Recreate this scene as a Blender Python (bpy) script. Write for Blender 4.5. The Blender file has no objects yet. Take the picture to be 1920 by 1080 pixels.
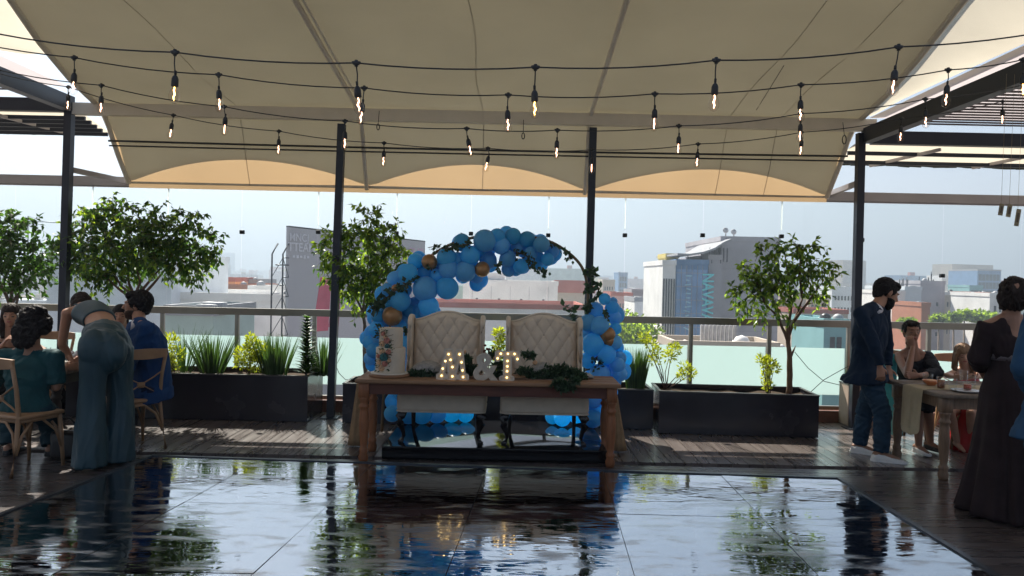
import bpy, math, random
from mathutils import Vector as V, Matrix as M, Euler, noise as NZ
random.seed(7)
C = bpy.context.scene.collection
sc = bpy.context.scene
R = math.radians
# ------------------------------------------------------------------ camera, world, sun, exposure
FPX = 1400.0
CAMZ = 1.70
cd = bpy.data.cameras.new('camera'); cam = bpy.data.objects.new('camera', cd); C.objects.link(cam)
cd.sensor_width = 36; cd.lens = 36*FPX/1920; cd.clip_end = 30000; cd.clip_start = .05
CR = M.Rotation(R(90-0.82), 3, 'X') @ M.Rotation(R(1.2), 3, 'Z')
cam.matrix_world = M.Translation((0, 0, CAMZ)) @ CR.to_4x4()
sc.camera = cam
SUN_EL, SUN_AZ = 49.0, -26.0          # azimuth measured from +Y, negative = to the left
w = bpy.data.worlds.new('World'); sc.world = w; w.use_nodes = True
nt = w.node_tree; nt.nodes.clear()
wo = nt.nodes.new('ShaderNodeOutputWorld'); bg = nt.nodes.new('ShaderNodeBackground')
sky = nt.nodes.new('ShaderNodeTexSky'); sky.sky_type = 'NISHITA'; sky.sun_disc = False
sky.sun_elevation = R(SUN_EL); sky.sun_rotation = R(SUN_AZ); sky.dust_density = 1.6; sky.air_density = 1.0; sky.altitude = 200
nt.links.new(sky.outputs[0], bg.inputs[0]); nt.links.new(bg.outputs[0], wo.inputs[0])
bg.inputs[1].default_value = 0.046
sl = bpy.data.lights.new('sun', 'SUN'); so = bpy.data.objects.new('sun', sl); C.objects.link(so)
sl.energy = 4.5; sl.angle = R(.53); sl.color = (1, .93, .82)
sd = V((math.sin(R(SUN_AZ))*math.cos(R(SUN_EL)), math.cos(R(SUN_AZ))*math.cos(R(SUN_EL)), math.sin(R(SUN_EL))))
so.rotation_euler = sd.to_track_quat('Z', 'Y').to_euler()
sc.view_settings.view_transform = 'Standard'; sc.view_settings.look = 'None'; sc.view_settings.gamma = 1
sc.view_settings.exposure = 1.55
sc.render.engine = 'CYCLES'
cy = sc.cycles
cy.max_bounces = 9; cy.transparent_max_bounces = 24; cy.diffuse_bounces = 4; cy.glossy_bounces = 4; cy.transmission_bounces = 6
cy.volume_bounces = 0; cy.sample_clamp_indirect = 6; cy.use_denoising = True; cy.caustics_reflective = False; cy.caustics_refractive = False

# ------------------------------------------------------------------ helpers
def ray(px, py): return CR @ V(((px-960)/FPX, (540-py)/FPX, -1))
def P(px, py, Y):
    d = ray(px, py); return V((0, 0, CAMZ)) + d*(Y/d.y)
def PZ(px, py, z):
    d = ray(px, py); return V((0, 0, CAMZ)) + d*((z-CAMZ)/d.z)
def lerp(a, b, t): return a + (b-a)*t
def basis(d, up=V((0, 0, 1))):
    d = d.normalized()
    s = d.cross(up)
    if s.length < 1e-4: s = d.cross(V((0, 1, 0)))
    s.normalize(); u = s.cross(d).normalized()
    return d, s, u

class MB:
    def __init__(s): s.v = []; s.f = []; s.m = []; s.sm = []
    def add(s, vs, fs, mi=0, smooth=False):
        o = len(s.v); s.v += [tuple(x) for x in vs]
        for f in fs: s.f.append([i+o for i in f]); s.m.append(mi); s.sm.append(smooth)
        return s
    def box(s, c, sz, rot=None, mi=0):
        c = V(c); a, b, d = sz[0]/2, sz[1]/2, sz[2]/2
        vs = [V((x, y, z)) for z in (-d, d) for y in (-b, b) for x in (-a, a)]
        if rot is not None: vs = [rot @ q for q in vs]
        return s.add([q+c for q in vs], [(0, 2, 3, 1), (4, 5, 7, 6), (0, 1, 5, 4), (2, 6, 7, 3), (0, 4, 6, 2), (1, 3, 7, 5)], mi)
    def rbox(s, c, sz, r=.01, mi=0, rot=None, n=3):
        # box with rounded edges (superellipsoid-like sphere cage)
        c = V(c); a = V(sz)/2; vs = []; fs = []
        k = 4*n; st = 2*n
        for i in range(st+2):
            th = -math.pi/2 + math.pi*(i if i <= n else i-1)/st
            zo = (-1 if i <= n else 1)*(a.z-r)
            for j in range(k+4):
                q = j//(n+1); jj = j % (n+1); ph = math.pi/2*(q + jj/n)
                xo = (1 if q in (0, 3) else -1)*(a.x-r); yo = (1 if q in (0, 1) else -1)*(a.y-r)
                p = V((xo+r*math.cos(th)*math.cos(ph), yo+r*math.cos(th)*math.sin(ph), zo+r*math.sin(th)))
                if rot is not None: p = rot @ p
                vs.append(p+c)
        K = k+4
        for i in range(st+1):
            for j in range(K): fs.append((i*K+j, i*K+(j+1) % K, (i+1)*K+(j+1) % K, (i+1)*K+j))
        fs.append(tuple(range(K-1, -1, -1))); fs.append(tuple((st+1)*K+j for j in range(K)))
        return s.add(vs, fs, mi, True)
    def beam(s, p0, p1, w, h, mi=0, up=V((0, 0, 1))):
        p0 = V(p0); p1 = V(p1); d, sd_, u = basis(p1-p0, up)
        vs = [p+sd_*x*w/2+u*z*h/2 for p in (p0, p1) for x, z in ((-1, -1), (1, -1), (1, 1), (-1, 1))]
        return s.add(vs, [(3, 2, 1, 0), (4, 5, 6, 7), (0, 1, 5, 4), (1, 2, 6, 5), (2, 3, 7, 6), (3, 0, 4, 7)], mi)
    def tube(s, pts, r, n=8, mi=0, flat=1.0):
        pts = [V(p) for p in pts]; N = len(pts)
        if not hasattr(r, '__len__'): r = [r]*N
        vs = []; fs = []; pu = V((0, 0, 1))
        for i, p in enumerate(pts):
            d = (pts[min(i+1, N-1)]-pts[max(i-1, 0)])
            if d.length < 1e-9: d = V((0, 0, 1))
            d.normalize(); sx = d.cross(pu)
            if sx.length < .2: sx = d.cross(V((0, 1, 0)) if abs(d.y) < .8 else V((1, 0, 0)))
            sx.normalize(); u = sx.cross(d); 
            for j in range(n):
                a = 2*math.pi*j/n; vs.append(p+sx*math.cos(a)*r[i]+u*math.sin(a)*r[i]*flat)
        for i in range(N-1):
            for j in range(n): fs.append((i*n+j, i*n+(j+1) % n, (i+1)*n+(j+1) % n, (i+1)*n+j))
        fs.append(tuple(range(n-1, -1, -1))); fs.append(tuple((N-1)*n+j for j in range(n)))
        return s.add(vs, fs, mi, True)
    def capsule(s, a, b, ra, rb, n=10, mi=0):
        a = V(a); b = V(b); d = (b-a).normalized() if (b-a).length > 1e-6 else V((0, 0, 1))
        pts = []; rr = []
        for k in range(4): t = math.pi/2*k/4; pts.append(a-d*ra*math.cos(t)); rr.append(max(ra*math.sin(t), 1e-3))
        pts += [a, b]; rr += [ra, rb]
        for k in range(3, -1, -1): t = math.pi/2*k/4; pts.append(b+d*rb*math.cos(t)); rr.append(max(rb*math.sin(t), 1e-3))
        return s.tube(pts, rr, n, mi)
    def lathe(s, o, prof, n=16, mi=0, rot=None):
        o = V(o); vs = []; fs = []
        for r, z in prof:
            for j in range(n):
                a = 2*math.pi*j/n; p = V((max(r, 1e-4)*math.cos(a), max(r, 1e-4)*math.sin(a), z))
                if rot is not None: p = rot @ p
                vs.append(o+p)
        for i in range(len(prof)-1):
            for j in range(n): fs.append((i*n+j, i*n+(j+1) % n, (i+1)*n+(j+1) % n, (i+1)*n+j))
        fs.append(tuple(range(n-1, -1, -1))); fs.append(tuple((len(prof)-1)*n+j for j in range(n)))
        return s.add(vs, fs, mi, True)
    def ell(s, c, r, rot=None, n=14, m=9, mi=0, jit=0):
        c = V(c); r = V(r) if hasattr(r, '__len__') else V((r, r, r)); vs = []; fs = []
        for i in range(m+1):
            th = -math.pi/2+math.pi*i/m
            for j in range(n):
                ph = 2*math.pi*j/n; p = V((math.cos(th)*math.cos(ph)*r.x, math.cos(th)*math.sin(ph)*r.y, math.sin(th)*r.z))
                if jit: p *= 1+jit*NZ.noise((p+c)*30)
                if rot is not None: p = rot @ p
                vs.append(p+c)
        for i in range(m):
            for j in range(n): fs.append((i*n+j, i*n+(j+1) % n, (i+1)*n+(j+1) % n, (i+1)*n+j))
        return s.add(vs, fs, mi, True)
    def loft(s, st, n=24, mi=0, fold=None, cap=True):
        vs = []; fs = []
        for i, (c, ax, ay) in enumerate(st):
            for j in range(n):
                a = 2*math.pi*j/n; ca, sa = math.cos(a), math.sin(a)
                k = 1 if fold is None else fold(i, a)
                vs.append(V(c)+V(ax)*ca*k+V(ay)*sa*k)
        for i in range(len(st)-1):
            for j in range(n): fs.append((i*n+j, i*n+(j+1) % n, (i+1)*n+(j+1) % n, (i+1)*n+j))
        if cap: fs.append(tuple(range(n-1, -1, -1))); fs.append(tuple((len(st)-1)*n+j for j in range(n)))
        return s.add(vs, fs, mi, True)
    def prism(s, outline, o, ax, ay, th, mi=0):
        # outline list of (a,b); placed at o + a*ax + b*ay, extruded by th along ax x ay (both ways half)
        o = V(o); ax = V(ax); ay = V(ay); nn = ax.cross(ay).normalized(); n = len(outline)
        vs = [o+ax*a+ay*b-nn*th/2 for a, b in outline]+[o+ax*a+ay*b+nn*th/2 for a, b in outline]
        fs = [tuple(range(n-1, -1, -1)), tuple(range(n, 2*n))]+[(i, (i+1) % n, n+(i+1) % n, n+i) for i in range(n)]
        return s.add(vs, fs, mi)
    def leaf(s, p, d, nrm, L, W, mi=0, droop=.15):
        d = d.normalized(); sx = d.cross(nrm)
        if sx.length < 1e-3: sx = d.cross(V((1, 0, 0)))
        sx.normalize(); u = sx.cross(d)
        a = p; m1 = p+d*L*.45; t = p+d*L-u*L*droop
        q = [a, m1-sx*W/2+u*W*.12, t, m1+sx*W/2+u*W*.12, m1-u*W*.05]
        return s.add(q, [(0, 4, 1), (4, 2, 1), (0, 3, 4), (4, 3, 2)], mi)
    def blade(s, p, d, side, L, W, bend, mi=0, n=4):
        vs = []; fs = []
        for i in range(n+1):
            t = i/n; c = p+d*L*t+V((bend.x, bend.y, bend.z))*L*t*t; ww = W*(1-t**2.2)*.5*(.7+.6*min(1, t*3)) if i < n else .0008
            vs += [c-side*ww, c+side*ww]
        for i in range(n): fs.append((2*i, 2*i+1, 2*i+3, 2*i+2))
        return s.add(vs, fs, mi, True)
    def obj(s, name, mats, parent=None, loc=None, rotz=0):
        me = bpy.data.meshes.new(name); me.from_pydata(s.v, [], s.f)
        for m in (mats if isinstance(mats, (list, tuple)) else [mats]): me.materials.append(m)
        me.polygons.foreach_set('material_index', s.m); me.polygons.foreach_set('use_smooth', s.sm)
        me.update()
        o = bpy.data.objects.new(name, me); C.objects.link(o)
        if parent: o.parent = parent
        if loc is not None: o.location = loc
        if rotz: o.rotation_euler = (0, 0, rotz)
        return o

def tag(o, label=None, cat=None, group=None, kind=None):
    if label: o['label'] = label
    if cat: o['category'] = cat
    if group: o['group'] = group
    if kind: o['kind'] = kind
    return o
def thing(name, label, cat, loc=(0, 0, 0), rotz=0, group=None):
    o = bpy.data.objects.new(name, None); C.objects.link(o); o.location = loc; o.rotation_euler = (0, 0, rotz); o.empty_display_size = .1
    return tag(o, label, cat, group)
def dup(o, loc=None, rotz=None, label=None, parent=None):
    r = o.copy(); C.objects.link(r)
    if parent: r.parent = parent
    if loc is not None: r.location = loc
    if rotz is not None: r.rotation_euler = (0, 0, rotz)
    if label: r['label'] = label
    for ch in list(o.children): dup(ch, parent=r)
    return r

def remesh(o, voxel, smooth=4, region=None):
    mats = list(o.data.materials)
    m = o.modifiers.new('r', 'REMESH'); m.mode = 'VOXEL'; m.voxel_size = voxel; m.use_smooth_shade = True
    if smooth: s = o.modifiers.new('s', 'SMOOTH'); s.factor = .5; s.iterations = smooth
    dg = bpy.context.evaluated_depsgraph_get()
    me = bpy.data.meshes.new_from_object(o.evaluated_get(dg)); old = o.data
    o.modifiers.clear(); o.data = me; me.name = old.name; bpy.data.meshes.remove(old)
    me.materials.clear()
    for x in mats: me.materials.append(x)
    idx = [0]*len(me.polygons)
    if region:
        for p in me.polygons: idx[p.index] = region(p.center)
    me.polygons.foreach_set('material_index', idx); me.polygons.foreach_set('use_smooth', [True]*len(idx)); me.update()
    return o

# ------------------------------------------------------------------ materials
MATS = {}
def mat(name, col, rough=.6, metal=0, var=.12, vs=6, bump=0, bs=60, coat=0, trans=0, tcol=None, emit=None, es=0, island=0, spec=.5, stretch=None, rvar=0, objrand=0):
    if name in MATS: return MATS[name]
    if rough >= .7 and spec == .5: spec = .15
    m = bpy.data.materials.new(name); m.use_nodes = True; t = m.node_tree; N = t.nodes; L = t.links
    b = N['Principled BSDF']; out = N['Material Output']
    b.inputs['Roughness'].default_value = rough; b.inputs['Metallic'].default_value = metal
    b.inputs['Specular IOR Level'].default_value = spec; b.inputs['Coat Weight'].default_value = coat; b.inputs['Coat Roughness'].default_value = .05 if coat > .6 else .2
    tc = N.new('ShaderNodeTexCoord'); mp = N.new('ShaderNodeMapping'); L.new(tc.outputs['Object'], mp.inputs[0])
    if stretch: mp.inputs['Scale'].default_value = stretch
    nz = N.new('ShaderNodeTexNoise'); nz.inputs['Scale'].default_value = vs; nz.inputs['Detail'].default_value = 5; L.new(mp.outputs[0], nz.inputs['Vector'])
    mr = N.new('ShaderNodeMapRange'); mr.inputs[1].default_value = .25; mr.inputs[2].default_value = .75
    mr.inputs[3].default_value = 1-var; mr.inputs[4].default_value = 1+var; L.new(nz.outputs[0], mr.inputs[0])
    val = mr.outputs[0]
    if island or objrand:
        if island: g = N.new('ShaderNodeNewGeometry'); src = g.outputs['Random Per Island']; amt = island
        else: g = N.new('ShaderNodeObjectInfo'); src = g.outputs['Random']; amt = objrand
        m2 = N.new('ShaderNodeMapRange'); m2.inputs[3].default_value = 1-amt; m2.inputs[4].default_value = 1+amt; L.new(src, m2.inputs[0])
        mm = N.new('ShaderNodeMath'); mm.operation = 'MULTIPLY'; L.new(val, mm.inputs[0]); L.new(m2.outputs[0], mm.inputs[1]); val = mm.outputs[0]
    hs = N.new('ShaderNodeHueSaturation'); hs.inputs['Color'].default_value = (*col, 1); L.new(val, hs.inputs['Value']); L.new(hs.outputs[0], b.inputs['Base Color'])
    if rvar:
        m3 = N.new('ShaderNodeMapRange'); m3.inputs[1].default_value = .3; m3.inputs[2].default_value = .7; m3.inputs[3].default_value = rough-rvar; m3.inputs[4].default_value = rough+rvar
        L.new(nz.outputs[0], m3.inputs[0]); L.new(m3.outputs[0], b.inputs['Roughness'])
    if bump:
        n2 = N.new('ShaderNodeTexNoise'); n2.inputs['Scale'].default_value = bs; n2.inputs['Detail'].default_value = 4; L.new(mp.outputs[0], n2.inputs['Vector'])
        bp = N.new('ShaderNodeBump'); bp.inputs['Strength'].default_value = bump; bp.inputs['Distance'].default_value = .01; L.new(n2.outputs[0], bp.inputs['Height']); L.new(bp.outputs[0], b.inputs['Normal'])
    if emit: b.inputs['Emission Color'].default_value = (*emit, 1); b.inputs['Emission Strength'].default_value = es
    if trans:
        tr = N.new('ShaderNodeBsdfTranslucent'); mx = N.new('ShaderNodeMixShader'); mx.inputs[0].default_value = trans
        if tcol:
            h2 = N.new('ShaderNodeHueSaturation'); h2.inputs['Color'].default_value = (*tcol, 1); L.new(val, h2.inputs['Value']); L.new(h2.outputs[0], tr.inputs[0])
        else: L.new(hs.outputs[0], tr.inputs[0])
        L.new(b.outputs[0], mx.inputs[1]); L.new(tr.outputs[0], mx.inputs[2]); L.new(mx.outputs[0], out.inputs[0])
    MATS[name] = m; return m
def glassmat(name, tint=(.93, .97, .97), gl=.9, rough=0.0):
    m = bpy.data.materials.new(name); m.use_nodes = True; t = m.node_tree; N = t.nodes; L = t.links; N.remove(N['Principled BSDF'])
    tr = N.new('ShaderNodeBsdfTransparent'); tr.inputs[0].default_value = (*tint, 1); g = N.new('ShaderNodeBsdfGlossy'); g.inputs['Roughness'].default_value = rough
    fr = N.new('ShaderNodeFresnel'); fr.inputs[0].default_value = 1.45; mu = N.new('ShaderNodeMath'); mu.operation = 'MULTIPLY'; gm_ = N.new('ShaderNodeNewGeometry'); mb_ = N.new('ShaderNodeMath'); mb_.operation = 'MULTIPLY_ADD'; mb_.inputs[1].default_value = -gl; mb_.inputs[2].default_value = gl; L.new(gm_.outputs['Backfacing'], mb_.inputs[0]); L.new(mb_.outputs[0], mu.inputs[1]); L.new(fr.outputs[0], mu.inputs[0])
    mx = N.new('ShaderNodeMixShader'); L.new(mu.outputs[0], mx.inputs[0]); L.new(tr.outputs[0], mx.inputs[1]); L.new(g.outputs[0], mx.inputs[2]); L.new(mx.outputs[0], N['Material Output'].inputs[0])
    return m
def frostmat():
    m = bpy.data.materials.new('frosted_film'); m.use_nodes = True; t = m.node_tree; N = t.nodes; L = t.links; b = N['Principled BSDF']
    b.inputs['Base Color'].default_value = (.58, .66, .65, 1); b.inputs['Roughness'].default_value = .35
    tl = N.new('ShaderNodeBsdfTranslucent'); tl.inputs[0].default_value = (.58, .70, .69, 1)
    tp = N.new('ShaderNodeBsdfTransparent'); tp.inputs[0].default_value = (.85, .95, .93, 1)
    a = N.new('ShaderNodeMixShader'); a.inputs[0].default_value = .75; L.new(b.outputs[0], a.inputs[1]); L.new(tl.outputs[0], a.inputs[2])
    c = N.new('ShaderNodeMixShader'); c.inputs[0].default_value = .24; L.new(a.outputs[0], c.inputs[1]); L.new(tp.outputs[0], c.inputs[2]); L.new(c.outputs[0], N['Material Output'].inputs[0])
    return m

m_steel = mat('dark_painted_steel', (.018, .022, .034), .38, .3, .1, bump=.05)
m_cream = mat('cream_painted_steel', (.66, .60, .51), .5, 0, .08, 4, bump=.05)
m_grey = mat('grey_painted_steel', (.38, .35, .35), .42, .2, .1, 3)
m_rail = mat('brushed_rail_metal', (.30, .27, .22), .33, .75, .1, 5)
m_deck = mat('stained_deck_boards', (.125, .102, .095), .3, 0, .22, 3, bump=.12, bs=26, island=.22, stretch=(6, .5, 6), rvar=.08, coat=.6)
m_deckx = mat('stained_deck_boards_across', (.072, .058, .055), .3, 0, .25, 3, bump=.15, bs=26, island=.25, stretch=(.5, 6, 6), rvar=.1, coat=.5)
m_curb = mat('terracotta_curb', (.22, .09, .055), .6, 0, .25, 5, bump=.3)
m_planter = mat('black_planter_sheet', (.02, .018, .025), .22, 0, .25, 2.5, bump=.05, bs=3, rvar=.08)
m_soil = mat('planter_soil', (.06, .042, .03), .95, 0, .4, 25, bump=1, bs=40)
m_canvas = mat('canopy_canvas', (.52, .49, .42), .8, 0, .07, 1.2, bump=.12, bs=2.5, trans=.38, tcol=(.47, .32, .17))
m_fly = mat('canopy_outer_fly', (.45, .42, .36), .8, 0, .08, 1.5, bump=.1, bs=3, trans=.52, tcol=(.46, .60, .75))
m_white_canvas = mat('pale_canvas', (.62, .58, .50), .8, 0, .07, 2, bump=.2, bs=3, trans=.5, tcol=(.68, .62, .5))
m_bark = mat('ficus_bark', (.20, .155, .12), .85, 0, .35, 14, bump=.5, bs=35)
m_darkbark = mat('dark_bark', (.15, .095, .07), .85, 0, .35, 14, bump=.5, bs=35)
m_leafd = mat('dark_ficus_leaf', (.036, .078, .026), .38, 0, .25, 2.2, trans=.45, tcol=(.12, .26, .03), island=.45)
m_leafm = mat('mid_ficus_leaf', (.045, .095, .022), .38, 0, .3, 2.2, trans=.45, tcol=(.42, .60, .04), island=.5)
m_yellowleaf = mat('yellow_green_leaf', (.28, .34, .03), .5, 0, .25, 8, trans=.5, tcol=(.55, .6, .03), island=.35)
m_blade = mat('upright_blade_leaf', (.045, .085, .03), .4, 0, .3, 9, trans=.25, tcol=(.10, .2, .03), island=.5)
m_eucal = mat('eucalyptus_leaf', (.045, .085, .045), .5, 0, .2, 9, trans=.25, tcol=(.06, .14, .04), island=.4)
m_linen = mat('taupe_linen', (.72, .60, .47), .85, 0, .06, 14, bump=.25, bs=260)
m_darkwood = mat('ebony_wood', (.014, .011, .012), .25, 0, .2, 8)
m_oak = mat('warm_oiled_wood', (.19, .085, .04), .42, 0, .3, 5, bump=.2, bs=30, stretch=(1, 7, 7))
m_oaktop = mat('worn_table_top', (.27, .145, .075), .6, 0, .3, 4, bump=.25, bs=25, stretch=(.6, 9, 9))
m_oakleg = mat('turned_leg_wood', (.26, .095, .035), .55, 0, .3, 7, bump=.2, bs=40, stretch=(8, 8, 1))
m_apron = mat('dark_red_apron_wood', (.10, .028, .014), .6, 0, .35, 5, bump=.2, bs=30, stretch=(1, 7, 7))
m_greywood = mat('weathered_table_wood', (.20, .155, .12), .6, 0, .3, 5, bump=.3, bs=30, stretch=(7, 1, 7))
m_tan = mat('beech_wood', (.33, .19, .10), .45, 0, .22, 9, bump=.1, bs=60)
m_gloss = mat('black_gloss_platform', (.008, .008, .010), .06, 0, .2, 3, bump=.03, bs=3)
m_burlap = mat('burlap_cloth', (.42, .28, .16), .95, 0, .15, 30, bump=.6, bs=300, trans=.25)
m_cream_cloth = mat('cream_runner_cloth', (.52, .44, .30), .9, 0, .12, 12, bump=.4, bs=120, trans=.25)
m_lace = mat('white_lace', (.48, .44, .40), .85, 0, .25, 40, bump=.8, bs=90, trans=.2)
m_bal = mat('blue_balloon_latex', (.16, .66, 1.0), .30, 0, .05, 4, trans=.58, tcol=(.03, .68, 1.0), objrand=.15)
m_bal2 = mat('dusty_blue_balloon_latex', (.20, .62, .92), .36, 0, .05, 4, trans=.45, tcol=(.05, .6, 1.0), objrand=.15)
m_gold = mat('bronze_balloon_latex', (.36, .19, .08), .3, .35, .08, 4)
m_hoop = mat('antique_gold_hoop', (.16, .11, .06), .4, .6, .1, 8)
m_icing = mat('ivory_icing', (.62, .52, .40), .6, 0, .06, 14, bump=.15, bs=40)
m_board = mat('cake_board_wood', (.24, .12, .06), .5, 0, .3, 8)
m_rose = mat('pink_petal', (.55, .22, .17), .7, 0, .3, 30, island=.3)
m_peach = mat('peach_petal', (.62, .38, .22), .7, 0, .3, 30, island=.3)
m_teal = mat('teal_bloom', (.02, .12, .13), .6, 0, .3, 30)
m_white = mat('white_enamel', (.62, .56, .47), .5, 0, .06, 12)
m_letter = mat('letter_cream_paint', (.50, .44, .36), .55, 0, .15, 25, bump=.2, bs=60)
m_bulbglow = mat('warm_led', (1, .8, .4), .4, 0, 0, emit=(1, .66, .25), es=1.5)
m_rubber = mat('black_rubber', (.010, .010, .012), .5, 0, .1)
m_fil = mat('filament', (1, .6, .35), .4, emit=(1, .55, .35), es=3.2)
m_filw = mat('filament_amber', (1, .6, .2), .4, emit=(1, .5, .12), es=5)
m_bulb = glassmat('bulb_glass', (.97, .94, .92), 1.3)
m_pane = glassmat('window_pane_glass', (.955, .975, .975), .8)
m_edge = mat('green_glass_edge', (.85, .9, .9), .2, 0, .05, trans=.85, tcol=(.95, 1, 1))
m_frost = frostmat()
m_clamp = mat('black_clamp', (.012, .014, .016), .4, .2)
m_skin = mat('tan_skin', (.36, .185, .115), .5, 0, .08, 18)
m_skinl = mat('light_skin', (.50, .29, .20), .5, 0, .08, 18)
m_skind = mat('brown_skin', (.26, .125, .075), .5, 0, .08, 18)
m_lip = mat('lips', (.30, .09, .08), .5); m_eye = mat('dark_eye', (.02, .015, .012), .3)
m_hairb = mat('black_hair', (.010, .008, .009), .65, 0, .5, 30, bump=.8, bs=70, stretch=(1, 1, .25), spec=.2)
m_hairbr = mat('brown_hair', (.022, .014, .012), .65, 0, .5, 30, bump=.8, bs=70, stretch=(1, 1, .25), spec=.2)
m_hairbl = mat('dark_blond_hair', (.22, .13, .07), .65, 0, .5, 30, bump=.8, bs=70, stretch=(1, 1, .25))
m_navy = mat('navy_suit_wool', (.010, .022, .045), .85, 0, .12, 16, bump=.5, bs=7)
m_blue = mat('royal_blue_suit', (.014, .050, .15), .85, 0, .12, 16, bump=.5, bs=7)
m_denim = mat('blue_denim', (.022, .050, .085), .8, 0, .3, 9, bump=.7, bs=12)
m_teald = mat('dark_teal_satin', (.011, .043, .060), .5, 0, .12, 6, bump=.5, bs=5)
m_tealk = mat('teal_knit', (.012, .062, .072), .7, 0, .15, 12, bump=.5, bs=8)
m_plum = mat('plum_brown_chiffon', (.030, .019, .021), .8, 0, .25, 9, bump=.4, bs=9)
m_blackc = mat('black_cloth', (.014, .016, .022), .7, 0, .2, 10, bump=.5, bs=9)
m_redc = mat('red_satin', (.42, .012, .012), .4, 0, .2, 7, bump=.5, bs=8)
m_turq = mat('turquoise_cloth', (.01, .24, .27), .55, 0, .2, 9)
m_shirt = mat('white_cotton', (.62, .62, .66), .8, 0, .06, 16)
m_sneak = mat('white_leather_shoe', (.80, .79, .77), .5, 0, .06, 12)
m_blk = mat('black_leather', (.012, .011, .012), .35)
m_china = mat('white_china', (.6, .6, .62), .25, 0, .04)
m_orange = mat('orange_drink', (.60, .20, .07), .3, 0, .1); m_dip = mat('red_salsa', (.35, .07, .03), .5, 0, .3, 40)
m_amber = mat('amber_drink', (.25, .10, .04), .2)
m_tag = mat('tan_paper', (.40, .32, .20), .8, 0, .15, 20, trans=.3)

# ------------------------------------------------------------------ dance floor material (wavy black gloss with panel seams)
def dancemat():
    m = bpy.data.materials.new('wavy_black_gloss'); m.use_nodes = True; t = m.node_tree; N = t.nodes; L = t.links; b = N['Principled BSDF']
    b.inputs['Roughness'].default_value = .03; b.inputs['IOR'].default_value = 2.4; b.inputs['Base Color'].default_value = (.006, .006, .008, 1); g = N.new('ShaderNodeBsdfGlossy'); g.inputs['Color'].default_value = (.92, .95, 1, 1); mxs = N.new('ShaderNodeMixShader'); mxs.inputs[0].default_value = .42; L.new(b.outputs[0], mxs.inputs[1]); L.new(g.outputs[0], mxs.inputs[2]); L.new(mxs.outputs[0], N['Material Output'].inputs[0])
    tc = N.new('ShaderNodeTexCoord'); mp = N.new('ShaderNodeMapping'); mp.inputs['Scale'].default_value = (.9, 2.6, 1); L.new(tc.outputs['Object'], mp.inputs[0])
    n1 = N.new('ShaderNodeTexNoise'); n1.inputs['Scale'].default_value = 2.2; n1.inputs['Detail'].default_value = 3; n1.inputs['Roughness'].default_value = .6; L.new(mp.outputs[0], n1.inputs['Vector'])
    mp2 = N.new('ShaderNodeMapping'); mp2.inputs['Scale'].default_value = (.35, 1.0, 1); L.new(tc.outputs['Object'], mp2.inputs[0])
    n2 = N.new('ShaderNodeTexNoise'); n2.inputs['Scale'].default_value = 1.3; n2.inputs['Detail'].default_value = 1; L.new(mp2.outputs[0], n2.inputs['Vector'])
    ad = N.new('ShaderNodeMath'); ad.operation = 'MULTIPLY_ADD'; ad.inputs[1].default_value = 2.0; L.new(n2.outputs[0], ad.inputs[0]); L.new(n1.outputs[0], ad.inputs[2])
    bp = N.new('ShaderNodeBump'); bp.inputs['Strength'].default_value = 1.0; bp.inputs['Distance'].default_value = .0032; L.new(ad.outputs[0], bp.inputs['Height']); L.new(bp.outputs[0], b.inputs['Normal']); L.new(bp.outputs[0], g.inputs['Normal'])
    # scuffs
    n3 = N.new('ShaderNodeTexNoise'); n3.inputs['Scale'].default_value = 5; n3.inputs['Detail'].default_value = 8; L.new(mp.outputs[0], n3.inputs['Vector'])
    mr = N.new('ShaderNodeMapRange'); mr.inputs[1].default_value = .46; mr.inputs[2].default_value = .68; mr.inputs[3].default_value = .015; mr.inputs[4].default_value = .26; L.new(n3.outputs[0], mr.inputs[0]); L.new(mr.outputs[0], b.inputs['Roughness']); L.new(mr.outputs[0], g.inputs['Roughness'])
    return m
m_dance = dancemat()

# ================================================================== STRUCTURE: deck, terrace, curb
b = MB()
x = -9.0
while x < 9.5:
    y0 = 6.95
    for (ya, yb) in ((6.95, 8.05), (8.054, 9.15)):
        b.box((x+.072, (ya+yb)/2, -.02), (.139, yb-ya-.004, .04))
    x += .146
tag(b.obj('deck_floor', m_deck), kind='structure')
b = MB(); y = -4.0
while y+.14 < 6.95:
    off = random.uniform(-1.2, 1.2)
    for k in range(-4, 5): b.box((off+k*2.4, y+.07, -.02), (2.395, .136, .04))
    y += .1424
tag(b.obj('deck_floor_front', m_deckx), kind='structure')
tag(MB().box((0, 2.6, -.2), (19, 13.4, .3)).obj('terrace_slab', mat('terrace_concrete', (.05, .045, .04), .9)), kind='structure')
tag(MB().box((0, 9.42, .02), (19, .5, .14)).box((0, 9.19, .04), (19, .05, .19)).obj('curb', m_curb), kind='structure')
tag(MB().box((0, 3, -13), (18.6, 13, 24)).obj('hotel_building_below', mat('building_plaster', (.4, .38, .35), .9)), 'rendered tower block carrying the terrace', 'building')

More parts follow.
